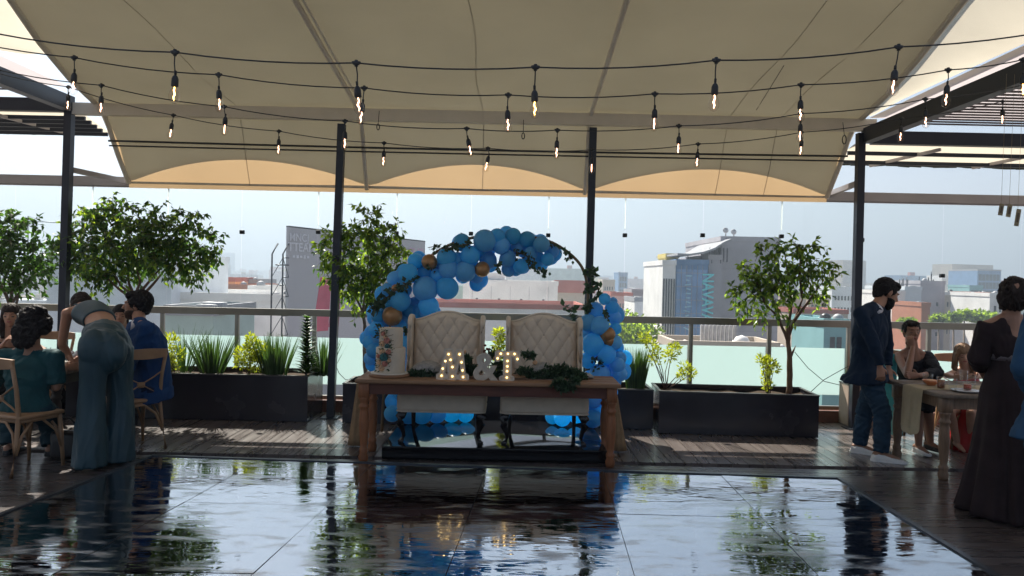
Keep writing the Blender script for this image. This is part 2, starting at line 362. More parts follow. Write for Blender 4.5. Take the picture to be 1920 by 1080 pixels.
# dance floor (raised, follows the slight skew seen in the photo)
DH = .12
fl = PZ(284, 855, DH); fr = PZ(1572, 897, DH)
nl = PZ(0, 966, DH); nr = PZ(1692, 971, DH)
kl = (nl-fl); kr = (nr-fr)
al = fl+kl*4.6; ar = fr+kr*6.5
df = thing('dance_floor', 'wavy black high gloss dance floor panels on low base', 'dance floor', ((fl+fr)/2).to_tuple()[:2]+(0,))
base = V(df.location); q = [fl, fr, ar, al]
MB().add([V((p.x, p.y, DH-.006))-base for p in q]+[V((p.x, p.y, .003))-base for p in q], [(3, 2, 1, 0), (0, 1, 5, 4), (1, 2, 6, 5), (2, 3, 7, 6), (3, 0, 4, 7)], 0).obj('floor_base', m_blk, df)
rn = random.Random(15); nu, nv = 6, 6; b = MB(); sub = 10
for i in range(nu):
    for j in range(nv):
        tu, tv = rn.uniform(-.0022, .0022), rn.uniform(-.0030, .0030); wp = rn.uniform(.0004, .0016); ph_ = rn.uniform(0, 6); vs = []; fs = []
        g_ = .0022
        for a_ in range(sub+1):
            for c_ in range(sub+1):
                u = a_/sub; v = c_/sub; U_ = (i+g_+u*(1-2*g_))/nu; V_ = (j+g_+v*(1-2*g_))/nv
                p = lerp(lerp(fl, fr, U_), lerp(al, ar, U_), V_)-base
                p.z = DH+.0015+tu*(u-.5)+tv*(v-.5)+wp*math.sin(v*6.28+ph_)*math.cos(u*3.1+ph_); vs.append(p)
        for a_ in range(sub):
            for c_ in range(sub): k = a_*(sub+1)+c_; fs.append((k, k+1, k+sub+2, k+sub+1))
        b.add(vs, [f[::-1] for f in fs], 0, True)
b.obj('gloss_panels', m_dance, df)
b = MB()
for a_, c_ in ((fl, fr), (fr, ar), (fl, al)): b.beam(a_-base+V((0, 0, .004)), c_-base+V((0, 0, .004)), .035, .012)
b.obj('edge_trim', mat('scuffed_black_trim', (.03, .035, .045), .3, .3), df)

# platform under the armchairs
pf = thing('platform', 'low black gloss platform under the two armchairs', 'platform', (-.13, 7.55, 0))
MB().rbox((0, 0, .06), (2.08, 1.38, .12), .008).obj('deck_box', m_gloss, pf)

# ================================================================== GLASS FENCE
FY = 9.55
def railz(x, top): return top
jx = [172-143.5*k for k in range(2, 0, -1)]+[172, 314, 453, 596, 743, 883, 1028, 1172, 1318, 1466, 1617, 1768, 1915, 2062]
jX = [P(px, 440, FY).x for px in jx]
ws = thing('glass_windscreen', 'tall frameless glass windscreen hung under a long grey steel beam', 'glass screen', (0, FY, 0))
zb = P(960, 356, FY+.0).z
b = MB(); b.beam((-9.6, 0, zb), (9.6, 0, zb), .10, .115); b.beam((-9.6, .0, zb-.065), (9.6, .0, zb-.065), .05, .012); b.obj('top_beam', m_grey, ws)
for i in range(len(jX)-1):
    x0, x1 = jX[i]+.006, jX[i+1]-.006
    p = MB().box(((x0+x1)/2, 0, (1.235+zb-.075)/2), (x1-x0, .01, zb-.075-1.235)).obj('pane', m_pane, ws)
b = None
cl = None
for i, (px, py) in enumerate([(172, 432), (314, 432), (453, 435), (596, 435), (743, 437), (883, 438), (1028, 441), (1172, 441), (1318, 441), (1466, 443), (1617, 450), (1768, 517)]):
    p = P(px, py, FY-.02); c = V((p.x, -.0, p.z))
    MB().rbox((c.x, 0, c.z), (.055, .05, .05), .006).obj('clamp', m_clamp, ws)
    if i % 3 != 2: MB().box((c.x, 0, (c.z+zb)/2+.02), (.014, .012, zb-c.z-.12)).obj('joint_seal', m_edge, ws)
rl = thing('railing', 'satin metal handrail on posts with frosted glass infill panels', 'railing', (0, FY-.16, 0))
ry = FY-.16
zr = P(960, 594.5, ry).z
MB().beam((-9.6, 0, zr), (9.6, 0, zr), .06, .085).obj('handrail', m_rail, rl)
MB().beam((-9.6, .0, .14), (9.6, .0, .14), .05, .05).obj('bottom_rail', m_rail, rl)
pX = [P(px, 600, ry).x for px in (-125, 18, 162, 305, 445, 590, 735, 880, 1020, 1155, 1296, 1443, 1592, 1742, 1890)]
for x_ in pX:
    MB().rbox((x_, 0, (zr-.04)/2), (.05, .05, zr-.04), .008).obj('post', m_rail, rl)
for i in range(len(pX)-1):
    x0, x1 = pX[i]+.035, pX[i+1]-.035
    MB().box(((x0+x1)/2, .02, (.30+.89)/2), (x1-x0, .01, .59)).obj('frosted_panel', m_frost, rl)
    MB().box(((x0+x1)/2, .02, .233), (x1-x0, .008, .13)).obj('clear_strip', m_pane, rl)

# ================================================================== POLES AND CANOPY
PY = 8.78
poles = [((131, 196), (113, 802)), ((641, 233), (620, 781)), ((1112, 240), (1097, 800)), ((1614, 250), (1600, 812))]
plab = ['dark steel pole at the left table beside the wide ficus', 'dark steel pole in front of the ficus left of the balloons', 'dark steel pole behind the right side of the balloon hoop', 'dark steel pole behind the standing man in the jacket']
for (a_, b_), lb in zip(poles, plab):
    t_ = P(*a_, PY); g_ = P(*b_, PY); g_ = V((g_.x, PY, 0)); 
    r_ = thing('canopy_pole', lb, 'pole', (g_.x, PY, 0), 0, 'dark poles carrying the canopy')
    MB().beam((0, 0, 0.008), (t_.x-g_.x, 0, t_.z), .085, .085, up=V((0, 1, 0))).obj('shaft', m_steel, r_)
    MB().box((0, 0, .006), (.2, .2, .012)).obj('base_plate', m_steel, r_)
# cream beam along the pole heads
cb0 = P(135, 200, PY+.02); cb1 = P(1640, 240, PY+.02); zc = (cb0.z+cb1.z)/2+.0
tag(MB().beam((cb0.x, PY+.02, zc), (cb1.x, PY+.02, zc), .1, .135).obj('canopy_beam', m_cream), 'long cream square beam resting on the pole heads under the canvas', 'beam')

# canopy profile (Y, z)
prof = [(9.33, 2.80), (9.25, 2.94), (9.16, 3.10), (9.08, 3.26), (9.0, 3.44), (8.92, 3.57), (8.8, 3.67), (8.0, 3.76), (7.1, 3.87), (6.2, 3.99), (5.2, 4.12), (4.2, 4.2)]
XL = P(240, 337, 9.33).x; XR = P(1552, 360, 9.33).x
def xedge(y, side):
    T = [(9.34, XL), (8.75, -4.97), (7.5, -4.68), (6.2, -4.25), (4.0, -3.7)] if side < 0 else [(9.34, XR), (8.75, 4.09), (7.5, 3.90), (6.2, 3.62), (4.0, 3.2)]
    for k in range(4):
        if y >= T[k+1][0]: q = (T[k][0]-y)/(T[k][0]-T[k+1][0]); return lerp(T[k][1], T[k+1][1], q)
    return T[-1][1]
def canopy_sheet(yo, zo, x0f, x1f, pr, nx=60, sag=.03, ribs=None):
    vs = []; fs = []
    for i, (y_, z_) in enumerate(pr):
        xa, xb = x0f(y_), x1f(y_)
        for j in range(nx+1):
            x_ = lerp(xa, xb, j/nx); s_ = 0
            if ribs:
                for k in range(len(ribs)-1):
                    if ribs[k] <= x_ <= ribs[k+1]:
                        t = (x_-ribs[k])/(ribs[k+1]-ribs[k]); s_ = 4*t*(1-t)
            dz = -sag*s_+.012*NZ.noise(V((x_*1.1, y_*2.2, 0)))+.006*abs(NZ.noise(V((x_*3.5+y_*2, y_*1.2, 5))))
            vs.append(V((x_, y_+yo, z_+zo+dz)))
    n = nx+1
    for i in range(len(pr)-1):
        for j in range(nx): fs.append((i*n+j, i*n+j+1, (i+1)*n+j+1, (i+1)*n+j))
    return vs, fs
def refine(pr, k=4):
    o = []
    for i in range(len(pr)-1):
        for j in range(k): t = j/k; o.append((lerp(pr[i][0], pr[i+1][0], t), lerp(pr[i][1], pr[i+1][1], t)))
    return o+[pr[-1]]
ribX = [XL, P(690, 350, 9.3).x, P(1100, 352, 9.3).x, XR]
cn = thing('canopy', 'large beige canvas canopy stretched over cream pipe ribs', 'canopy')
vs, fs = canopy_sheet(0, 0, lambda y: xedge(y, -1), lambda y: xedge(y, 1), refine(prof), 72, .028, [XL-1, ribX[1], ribX[2], XR+1])
o = MB().add(vs, fs, 0, True).obj('canvas_sheet', m_canvas, cn)
# outer fly: second layer above with scalloped front edge; its shadow draws the scallops on the lower strip
b = MB(); nxf = 90; fly = []; fls = []
def fly_front(x_):
    for k in range(3):
        if ribX[k] <= x_ <= ribX[k+1]:
            t = (x_-ribX[k])/(ribX[k+1]-ribX[k]); return 9.36-.17*(math.sin(math.pi*t))**.8
    return 9.36
pr2 = [(y_, z_+.12) for y_, z_ in refine(prof[4:])]
for j in range(nxf+1):
    x_ = lerp(XL, XR, j/nxf); yf = fly_front(x_); u_ = j/nxf
    # front lip follows the canvas slope
    def zc_(y):
        for k in range(len(prof)-1):
            if prof[k][0] >= y >= prof[k+1][0]:
                t = (prof[k][0]-y)/(prof[k][0]-prof[k+1][0]); return lerp(prof[k][1], prof[k+1][1], t)
        return prof[0][1]
    for yy in (yf, lerp(yf, 8.88, .5)): fly.append(V((x_, yy, zc_(yy)+.05+.05*(9.33-min(9.33, yy)))))
    for (yy, zz) in pr2: fly.append(V((lerp(xedge(yy, -1), xedge(yy, 1), u_), yy, zz)))
nn_ = 2+len(pr2)
for j in range(nxf):
    for i in range(nn_-1): fls.append((j*nn_+i, (j+1)*nn_+i, (j+1)*nn_+i+1, j*nn_+i+1))
MB().add(fly, fls, 0, True).obj('outer_fly', m_fly, cn)
for a_, b_ in (((1470, 112), (1418, 216)),):
    p0, p1 = P(*a_, 7.3), P(*b_, 8.55)
    def cz(y):
        for k in range(len(prof)-1):
            if prof[k][0] >= y >= prof[k+1][0]: return lerp(prof[k][1], prof[k+1][1], (prof[k][0]-y)/(prof[k][0]-prof[k+1][0]))
    MB().tube([V((lerp(p0.x, p1.x, t), lerp(7.3, 8.55, t), cz(lerp(7.3, 8.55, t))-.03)) for t in [i/10 for i in range(11)]], .0035, 5).obj('seam', mat('dark_seam_cord', (.12, .11, .1), .9), cn)  # thin dark cord along the diagonal canvas seam
for x_ in (-3.3, -.4, 2.5, 3.1):
    MB().tube([V((x_+.02*math.sin(y_*3), y_, z_-.028)) for y_, z_ in refine(prof, 3)], .0035, 4).obj('seam', m_canvas, cn)
# hem tube and valance along the low edge
MB().tube([(XL, 9.34, 2.79), (XR, 9.34, 2.79)], .02, 8).obj('hem_pipe', m_cream, cn)
b = MB()
b.add([V((XL, 9.35, 2.79)), V((XR, 9.35, 2.79)), V((XR, 9.36, 2.72)), V((XL, 9.36, 2.72))], [(0, 1, 2, 3)]); b.obj('valance', m_canvas, cn)
def ribpath(x, dz=-.05):
    return [V((x, y_, z_+dz)) for y_, z_ in prof]
for k, x_ in enumerate([ribX[1], ribX[2]]):
    MB().tube(ribpath(x_-.02, -.045), .026, 8).obj('rib', m_cream, cn)
    if k == 0: MB().tube(ribpath(x_+.05, -.05)[5:], .012, 8).obj('rib', m_cream, cn)
MB().tube([V((xedge(y_, -1)+.02, y_, z_-.03)) for y_, z_ in prof], .03, 8).obj('side_rib', m_cream, cn)
MB().tube([V((xedge(y_, 1)-.02, y_, z_-.03)) for y_, z_ in prof], .03, 8).obj('side_rib', m_cream, cn)
MB().tube([V((lerp(xedge(9.0, -1), xedge(9., 1), t), 9.03, 3.245-.02*math.sin(math.pi*t))) for t in [i/20 for i in range(21)]], .013, 6).obj('tension_cable', m_rubber, cn)
MB().tube([V((lerp(xedge(9.0, -1), xedge(9., 1), t), 9.05, 3.19-.01*math.sin(math.pi*t))) for t in [i/20 for i in range(21)]], .010, 6).obj('tension_cable', m_rubber, cn)
# small struts pole -> fence beam
for (a_, b_, lb) in (((128, 317), (240, 341), 'short grey diagonal strut left of the canopy corner'), ((1612, 342), (1560, 362), 'short grey diagonal strut right of the canopy corner')):
    p0 = P(*a_, PY+.05); p1 = P(*b_, FY-.06)
    tag(MB().beam(p0, p1, .05, .06).obj('strut', m_grey), lb, 'strut')
# small dark hooks/loops under canvas
for (px, py, lb) in ((709, 238, 'small black loop of cord under the canopy near the left centre pole'), (981, 255, 'small black loop of cord under the canopy above the balloon arch'), (1583, 262, 'black cord bundle hanging at the right canopy corner')):
    c = P(px, py, 8.6); rr = .035 if px < 1500 else .05
    tag(MB().tube([c+V((rr*.45*math.sin(a), 0, rr*math.cos(a))) for a in [2*math.pi*i/14 for i in range(15)]], .006, 6).tube([c+V((0, 0, rr)), c+V((.0, .05, rr+.16))], .004, 5).obj('cord_loop', m_rubber), lb, 'cord')

# side pergolas ------------------------------------------------------
def pergola(side):
    X0 = cb0.x-.02 if side < 0 else P(1625, 250, PY).x
    lab = 'dark steel pergola with close slats at the left edge' if side < 0 else 'dark steel pergola with close slats at the right edge'
    r = thing('pergola', lab, 'pergola', (X0, PY, 0))
    z0 = P(131, 190, PY).z-.03 if side < 0 else P(1622, 255, PY).z
    s = side
    MB().beam((0, .02, z0), (0, -5.6, z0+.0), .11, .17).obj('side_beam', m_steel, r)
    MB().beam((s*.06, 0, z0-.02), (s*6, 0, z0-.02), .1, .15).obj('front_beam', m_steel, r)
    MB().beam((s*2.9, -.06, z0-.02), (s*2.9, -5.6, z0-.02), .08, .12).obj('cross_beam', m_steel, r)
    b = MB(); y_ = -.12
    while y_ > -5.2:
        b.box((s*3.05, y_, z0+.13), (5.95, .04, .012)); y_ -= .125
    b.obj('slat', mat('dark_brown_slat', (.035, .02, .022), .6), r)
    m = mat('polycarbonate_sheet', (.55, .50, .50), .5, 0, .05, 2, trans=.55, tcol=(.62, .56, .56))
    b = MB(); b.add([V((0, -.05, z0+.2)), V((s*6, -.05, z0+.2)), V((s*6, -5.4, z0+.26)), V((0, -5.4, z0+.26))], [(0, 1, 2, 3)]); b.obj('roof_sheet', m, r)
    # eave reaching over the glass
    b = MB(); ze = z0-.10
    b.add([V((-s*.1, .08, ze+.02)), V((s*6, .08, ze+.02)), V((s*6, .72, ze-.10)), V((-s*.1, .72, ze-.10))], [(0, 1, 2, 3)]); b.obj('eave_canvas', m_white_canvas, r)
    ny = 5 if side < 0 else 2
    b = MB()
    for k in range(ny):
        t = (k+.6)/ny; b.box((s*2.95, .08+.62*t, ze-.02-.12*t), (6.1, .03, .045))
    b.obj('eave_batten', m_steel, r)
    for k in range(4):
        MB().beam((s*(.9+1.3*k), .05, ze-.03), (s*(.4+1.3*k), .74, ze-.13), .035, .035).obj('eave_rafter', m_grey, r)
    nzr = random.Random(3)
    b = MB()
    for k in range(40):
        xx = s*k*.15; b.add([V((xx, .73, ze-.09)), V((xx+s*.15, .73, ze-.09)), V((xx+s*.15, .735, ze-.125-.02*nzr.random())), V((xx, .735, ze-.125-.02*nzr.random()))], [(0, 1, 2, 3)])
    b.obj('eave_fringe', mat('weathered_edge', (.05, .055, .05), .8), r)
    return r, X0, z0
pl, XPL, ZPL = pergola(-1)
pr_, XPR, ZPR = pergola(1)
# bright fabric infill between canopy edge and the side beams
for side in (-1, 1):
    X0 = XPL if side < 0 else XPR; z0 = ZPL if side < 0 else ZPR
    vs = []; fs = []
    ys = [8.75, 8.2, 7.5, 6.8, 6.0, 5.0, 4.3]
    for y_ in ys:
        xe = xedge(y_, side); ze = 0
        for k in range(len(prof)-1):
            if prof[k][0] >= y_ >= prof[k+1][0]:
                t = (prof[k][0]-y_)/(prof[k][0]-prof[k+1][0]); ze = lerp(prof[k][1], prof[k+1][1], t)
        for t in (0, .35, .7, 1.0):
            vs.append(V((lerp(xe, X0+side*.12, t), y_, lerp(ze+.02, z0+.30, t)-.05*math.sin(math.pi*t))))
    for i in range(len(ys)-1):
        for j in range(3): fs.append((i*4+j, i*4+j+1, (i+1)*4+j+1, (i+1)*4+j))
    if side > 0:
        tag(MB().add(vs, fs, 0, True).obj('canvas_infill', m_white_canvas), 'bright pale canvas strip between the canopy edge and the right pergola beam', 'canvas')
    else:
        tag(MB().add(vs[4*2:], [f for f in [(a-8, b_-8, c-8, d-8) for a, b_, c, d in fs] if min(f) >= 0], 0, True).obj('canvas_infill', m_white_canvas), 'sunlit canvas strip between the canopy edge and the left pergola beam', 'canvas')

# ================================================================== STRING LIGHTS
def bulb_meshes():
    s = MB(); s.lathe((0, 0, 0), [(.004, 0), (.012, -.008), (.017, -.02), (.018, -.055), (.013, -.06)], 12)
    s.tube([(0, 0, .02), (0, 0, 0)], .007, 6)
    g = MB(); g.lathe((0, 0, -.055), [(.012, 0), (.014, -.012), (.022, -.03), (.0265, -.05), (.024, -.068), (.014, -.082), (.003, -.087)], 14)
    g.tube([(0, 0, -.06), (.004, 0, -.075), (-.005, .002, -.095), (.004, 0, -.112), (0, 0, -.125)], [.003, .0035, .0042, .0035, .002], 6, 1)
    return s, g
_sm, _gm = bulb_meshes()
sock0 = _sm.obj('socket', m_rubber); bulb0 = _gm.obj('bulb', [m_bulb, m_fil], sock0)
sock_mesh = sock0.data; bulb_mesh = bulb0.data
bulb_mesh2 = bulb_mesh.copy(); bulb_mesh2.materials[1] = m_filw
bpy.data.objects.remove(bulb0); bpy.data.objects.remove(sock0)
STR = [
 ('string of clear bulbs nearest the viewer, highest over the canopy seam', 3.72, [(-12, 62), (328, 98), (668, 118), (1004, 126), (1343, 113), (1685, 88), (2020, 48)], .155, {0: (325, 100), }, (1, 3)),
 ('second string of clear bulbs, from the left pergola to the right slats', 4.62, [(-130, 60), (139, 108), (410, 140), (683, 165), (953, 178), (1228, 176), (1502, 159), (1778, 131), (1918, 112)], .125, {}, (8,)),
 ('third string of clear bulbs, passing just above the pole heads', 5.52, [(-60, 118), (190, 160), (420, 200), (647, 227), (875, 241), (1045, 244), (1273, 236), (1502, 213), (1735, 186), (1960, 150)], .10, {}, ()),
 ('lowest string of clear bulbs, sagging towards the balloon arch', 6.46, [(-30, 130), (128, 163), (325, 216), (523, 246), (720, 268), (915, 278), (1110, 281), (1309, 270), (1503, 248), (1690, 222), (1880, 190)], .088, {}, ()),
]
rs = random.Random(5)
for lb, Y_, kn, drop, _, amber in STR:
    pts = [P(px, py, Y_) for px, py in kn]
    root = thing('string_light', lb, 'string lights', (0, Y_, 0), 0, 'strings of clear bulbs over the terrace')
    off = V((0, Y_, 0)); path = []
    for i in range(len(pts)-1):
        d_ = (pts[i+1]-pts[i]).length
        for j in range(6):
            t = j/6; p = lerp(pts[i], pts[i+1], t); p = p-V((0, 0, .022*d_*4*t*(1-t))); path.append(p-off)
    path.append(pts[-1]-off)
    MB().tube(path, .0040, 6).obj('cable', m_rubber, root)
    for i, p in enumerate(pts):
        q = p-off
        b = MB(); b.tube([q+V((-.022, 0, .003)), q+V((-.01, 0, -.001)), q+V((.01, 0, -.001)), q+V((.022, 0, .003))], [.006, .011, .011, .006], 8)
        b.tube([q+V((0, 0, .014)), q+V((0, 0, -.018))], .009, 8)
        ang = rs.uniform(-.07, .07) if rs.random() < .75 else rs.uniform(-.35, .35)
        end = q+V((math.sin(ang)*drop*.4, 0, -drop*.72))
        b.tube([q+V((0, 0, -.01)), lerp(q, end, .5)+V((rs.uniform(-.004, .004), 0, 0)), end], .0034, 6)
        b.obj('drop_lead', m_rubber, root)
        so_ = bpy.data.objects.new('socket', sock_mesh); C.objects.link(so_); so_.parent = root; so_.location = end; so_.rotation_euler = (0, -ang*1.0, rs.random()*6)
        bu = bpy.data.objects.new('bulb', bulb_mesh2 if (i in amber) else bulb_mesh); C.objects.link(bu); bu.parent = so_

# ================================================================== TREES & PLANTS
def rdir(rn):
    while True:
        v = V((rn.uniform(-1, 1), rn.uniform(-1, 1), rn.uniform(-1, 1)))
        if .05 < v.length < 1: return v.normalized()
def ficus(label, Y_, blobs, trunk, limbs, mleaf, mb_, nl, seed, rt=.028, ls=.078):
    rn = random.Random(seed)
    base = P(*trunk[0], Y_); base.z = .40
    root = thing('ficus_tree', label, 'tree', (base.x, Y_, base.z)); off = V((base.x, Y_, base.z))
    tp = [P(px, py, Y_) for px, py in trunk]; tp[0] = base.copy()
    b = MB(); n = len(tp)
    fine = []; rr = []
    for i in range(n-1):
        for j in range(4):
            t = j/4; fine.append(lerp(tp[i], tp[i+1], t)-off+V((rn.uniform(-.006, .006), rn.uniform(-.006, .006), 0))); rr.append(rt*(1.15-.45*((i+t)/(n-1)))*rn.uniform(.93, 1.07))
    fine.append(tp[-1]-off); rr.append(rt*.7); b.tube(fine, rr, 10)
    ends = []
    for lm in limbs:
        lp = [P(px, py, Y_+dy) for px, py, dy in lm]; L_ = []; r_ = []
        for i in range(len(lp)-1):
            for j in range(3): t = j/3; L_.append(lerp(lp[i], lp[i+1], t)-off+V((rn.uniform(-.008, .008),)*3)); r_.append(rt*.62*(1-.8*(i+t)/(len(lp)-1)))
        L_.append(lp[-1]-off); r_.append(.003); b.tube(L_, r_, 7)
    b.obj('trunk', mb_, root)
    c = MB(); tw = MB(); tot = sum(r*r for _, _, r, _ in blobs)
    for (px, py, r, dy) in blobs:
        cc = P(px, py, Y_+dy)-off; R_ = r*Y_/FPX*.92; k = int(nl*.82*r*r/tot/7)
        for _ in range(k):
            d = rdir(rn); p = cc+V((d.x, d.y, d.z*.95))*R_*(rn.random()**.42)
            # a twig with several leaves
            td = (d+V((0, 0, .1))+rdir(rn)*.7).normalized(); TL = rn.uniform(.07, .16)
            e = p+td*TL-V((0, 0, TL*.35))
            tw.tube([p-td*.04, lerp(p, e, .5)+V((0, 0, TL*.08)), e], [.003, .002, .001], 4)
            for q in range(7):
                t = q/6; pp = lerp(p, e, t)+V((0, 0, TL*.3*t*(1-t)))
                ld = (td*.4+rdir(rn)*.75+V((0, 0, -.55))).normalized(); c.leaf(pp, ld, rdir(rn)+V((0, -.2, .9)), ls*rn.uniform(.65, 1.2), ls*rn.uniform(.38, .55), 0 if rn.random() < .7 else 1)
    crown = c.obj('crown', mleaf, root); tw.obj('twigs', mb_, root)
    return root
T1 = [(10, 425, 30, 0), (42, 425, 24, .1), (25, 455, 32, -.1), (-15, 450, 40, 0), (-45, 480, 45, 0), (85, 462, 24, 0), (60, 478, 30, .15), (30, 500, 34, -.1), (-5, 520, 34, 0), (70, 508, 24, 0), (-50, 520, 40, 0), (45, 530, 16, 0)]
T2 = [(185, 395, 24, 0), (212, 385, 20, .1), (160, 425, 36, 0), (205, 430, 42, .1), (255, 405, 26, 0), (300, 405, 22, .1), (250, 445, 46, -.1), (310, 440, 40, 0), (345, 410, 16, 0), (365, 400, 13, 0), (350, 440, 34, .1), (385, 455, 26, 0), (395, 480, 18, 0), (145, 470, 34, 0), (190, 480, 46, 0), (240, 490, 40, .1), (290, 475, 36, -.1), (330, 485, 36, 0), (365, 495, 28, 0), (150, 505, 26, 0), (190, 520, 22, 0), (355, 515, 14, 0), (135, 440, 22, 0), (225, 515, 20, .1), (315, 515, 10, 0)]
T3 = [(680, 402, 15, 0), (702, 408, 20, 0), (690, 430, 22, 0), (745, 425, 16, 0), (735, 450, 26, 0), (660, 440, 28, .1), (625, 440, 18, 0), (625, 475, 28, 0), (618, 500, 18, 0), (650, 485, 36, -.1), (695, 470, 40, .1), (735, 485, 32, 0), (690, 520, 38, 0), (725, 520, 26, 0), (650, 525, 24, 0), (640, 545, 14, 0), (665, 558, 20, .1), (690, 550, 22, 0), (612, 515, 12, 0), (655, 590, 0, 0), (702, 575, 12, 0)]
T4 = [(1467, 462, 16, 0), (1492, 458, 15, 0), (1520, 465, 16, 0), (1440, 475, 22, 0), (1470, 485, 28, .1), (1510, 485, 28, 0), (1540, 490, 22, 0), (1415, 500, 20, 0), (1400, 520, 22, 0), (1435, 515, 26, 0), (1475, 520, 30, -.1), (1515, 520, 28, 0), (1550, 515, 18, 0), (1384, 545, 16, 0), (1410, 550, 24, 0), (1440, 555, 26, 0), (1480, 550, 22, .1), (1530, 550, 18, 0), (1390, 535, 12, 0), (1565, 520, 10, 0), (1412, 580, 16, 0), (1435, 588, 14, 0), (1465, 585, 12, 0), (1528, 572, 10, 0), (1390, 575, 10, 0), (1500, 580, 8, 0)]
TY = 8.95
ficus('dark full ficus tree at the far left edge, behind the seated women', TY, T1, [(22, 690), (20, 620), (18, 565)], [[(18, 575, 0), (40, 545, 0), (60, 520, .1)], [(18, 570, 0), (0, 530, 0), (-10, 500, 0)], [(18, 565, 0), (24, 520, 0), (20, 470, 0)], [(20, 590, 0), (34, 560, 0), (38, 530, 0)]], [m_leafd, m_leafd], m_bark, 3300, 11, .035, .088)
ficus('widest ficus tree, dark spreading crown behind the man in the blue suit', TY, T2, [(256, 695), (255, 620), (252, 560)], [[(252, 560, 0), (228, 535, 0), (190, 490, .1)], [(252, 558, 0), (240, 520, .1), (235, 450, .1)], [(254, 560, 0), (262, 530, 0), (255, 490, 0), (270, 440, 0)], [(256, 556, 0), (285, 520, 0), (330, 470, 0)], [(256, 565, 0), (290, 530, 0), (318, 495, .1), (370, 470, 0)], [(252, 565, 0), (215, 535, 0), (165, 480, 0)]], [m_leafd, m_leafm], m_darkbark, 6400, 12, .034, .086)
ficus('slim pale-stemmed ficus tree left of the balloon arch', TY, T3, [(686, 705), (684, 650), (683, 610), (681, 585)], [[(681, 590, 0), (668, 562, 0), (645, 520, 0), (630, 480, 0)], [(681, 588, 0), (685, 540, .1), (692, 470, .1), (690, 420, 0)], [(682, 585, 0), (700, 545, 0), (725, 490, 0), (742, 440, 0)]], [m_leafm, m_leafd], m_bark, 3600, 13, .024, .082)
ficus('airy ficus tree with visible branches in the right planter', 8.62, T4, [(1479, 738), (1481, 690), (1479, 650), (1476, 615)], [[(1477, 640, 0), (1462, 600, 0), (1436, 570, 0), (1405, 545, 0)], [(1477, 635, 0), (1490, 600, 0), (1505, 560, .1), (1518, 510, 0)], [(1478, 620, 0), (1484, 570, 0), (1478, 520, .1), (1470, 470, 0)], [(1490, 600, 0), (1520, 560, 0), (1545, 525, 0)], [(1462, 600, 0), (1450, 560, .1), (1445, 510, 0)], [(1482, 670, 0), (1492, 648, 0)], [(1505, 560, 0), (1500, 520, 0), (1500, 470, 0)], [(1436, 570, 0), (1420, 530, 0), (1415, 500, 0)]], [m_leafm, m_leafd], m_darkbark, 2300, 14, .032, .084)

# planters
def planter(label, x0, x1, Y0, Y1, h, rot=0, soil=True):
    cx, cy_ = (x0+x1)/2, (Y0+Y1)/2; r = thing('planter', label, 'planter', (cx, cy_, 0), rot, 'long black planters along the glass')
    L_, D_ = x1-x0, Y1-Y0; t = .02; b = MB()
    b.box((0, -D_/2+t/2, h/2+.004), (L_, t, h-.008)); b.box((0, D_/2-t/2, h/2+.004), (L_, t, h-.008))
    b.box((-L_/2+t/2, 0, h/2+.004), (t, D_-2*t-.002, h-.012)); b.box((L_/2-t/2, 0, h/2+.004), (t, D_-2*t-.002, h-.012)); b.box((0, 0, .03), (L_-2*t-.01, D_-2*t-.01, .03)); b.obj('box', m_planter, r)
    b = MB()
    for (c, s_) in (((0, -D_/2+.012, h+.004), (L_+.012, .034, .014)), ((0, D_/2-.012, h+.004), (L_+.012, .034, .014)), ((-L_/2+.012, 0, h+.004), (.034, D_-.05, .012)), ((L_/2-.012, 0, h+.004), (.034, D_-.05, .012))): b.box(c, s_)
    b.obj('rim', mat('worn_planter_rim', (.05, .045, .045), .4), r)
    # lumpy soil
    nx, ny = 40, 8; vs = []; fs = []
    for i in range(nx+1):
        for j in range(ny+1):
            x_ = (i/nx-.5)*(L_-.05); y_ = (j/ny-.5)*(D_-.05); vs.append(V((x_, y_, h-.05+.03*NZ.noise(V((x_*5, y_*5, cx))))))
    for i in range(nx):
        for j in range(ny): fs.append((i*(ny+1)+j, (i+1)*(ny+1)+j, (i+1)*(ny+1)+j+1, i*(ny+1)+j+1))
    MB().add(vs, fs, 0, True).obj('soil', m_soil, r)
    return r
xl0 = P(576, 780, 8.47).x
planter('long black planter full of spiky plants, left of the balloon arch', xl0-2.75, xl0, 8.47, 9.15, .52)
planter('black planter at the far left edge behind the seated women', xl0-5.6, xl0-2.85, 8.47, 9.15, .52)
xm0, xm1 = P(644, 760, 8.5).x, P(1223, 770, 8.5).x
planter('black planter mostly hidden behind the armchairs and balloons', xm0, xm1, 8.45, 9.05, .45)
xr0, xr1 = P(1232, 770, 8.45).x, P(1533, 780, 8.2).x
planter('long black planter holding the airy ficus, right of the balloon arch', xr0, xr1+.02, 8.22, 8.86, .465, R(-3.0))
pp = planter('small pale planter half hidden behind the standing man', P(1590, 770, 8.9).x, P(1680, 770, 8.9).x, 8.9, 9.15, .5)
pp.children[0].data.materials[0] = mat('beige_planter', (.33, .25, .2), .6)

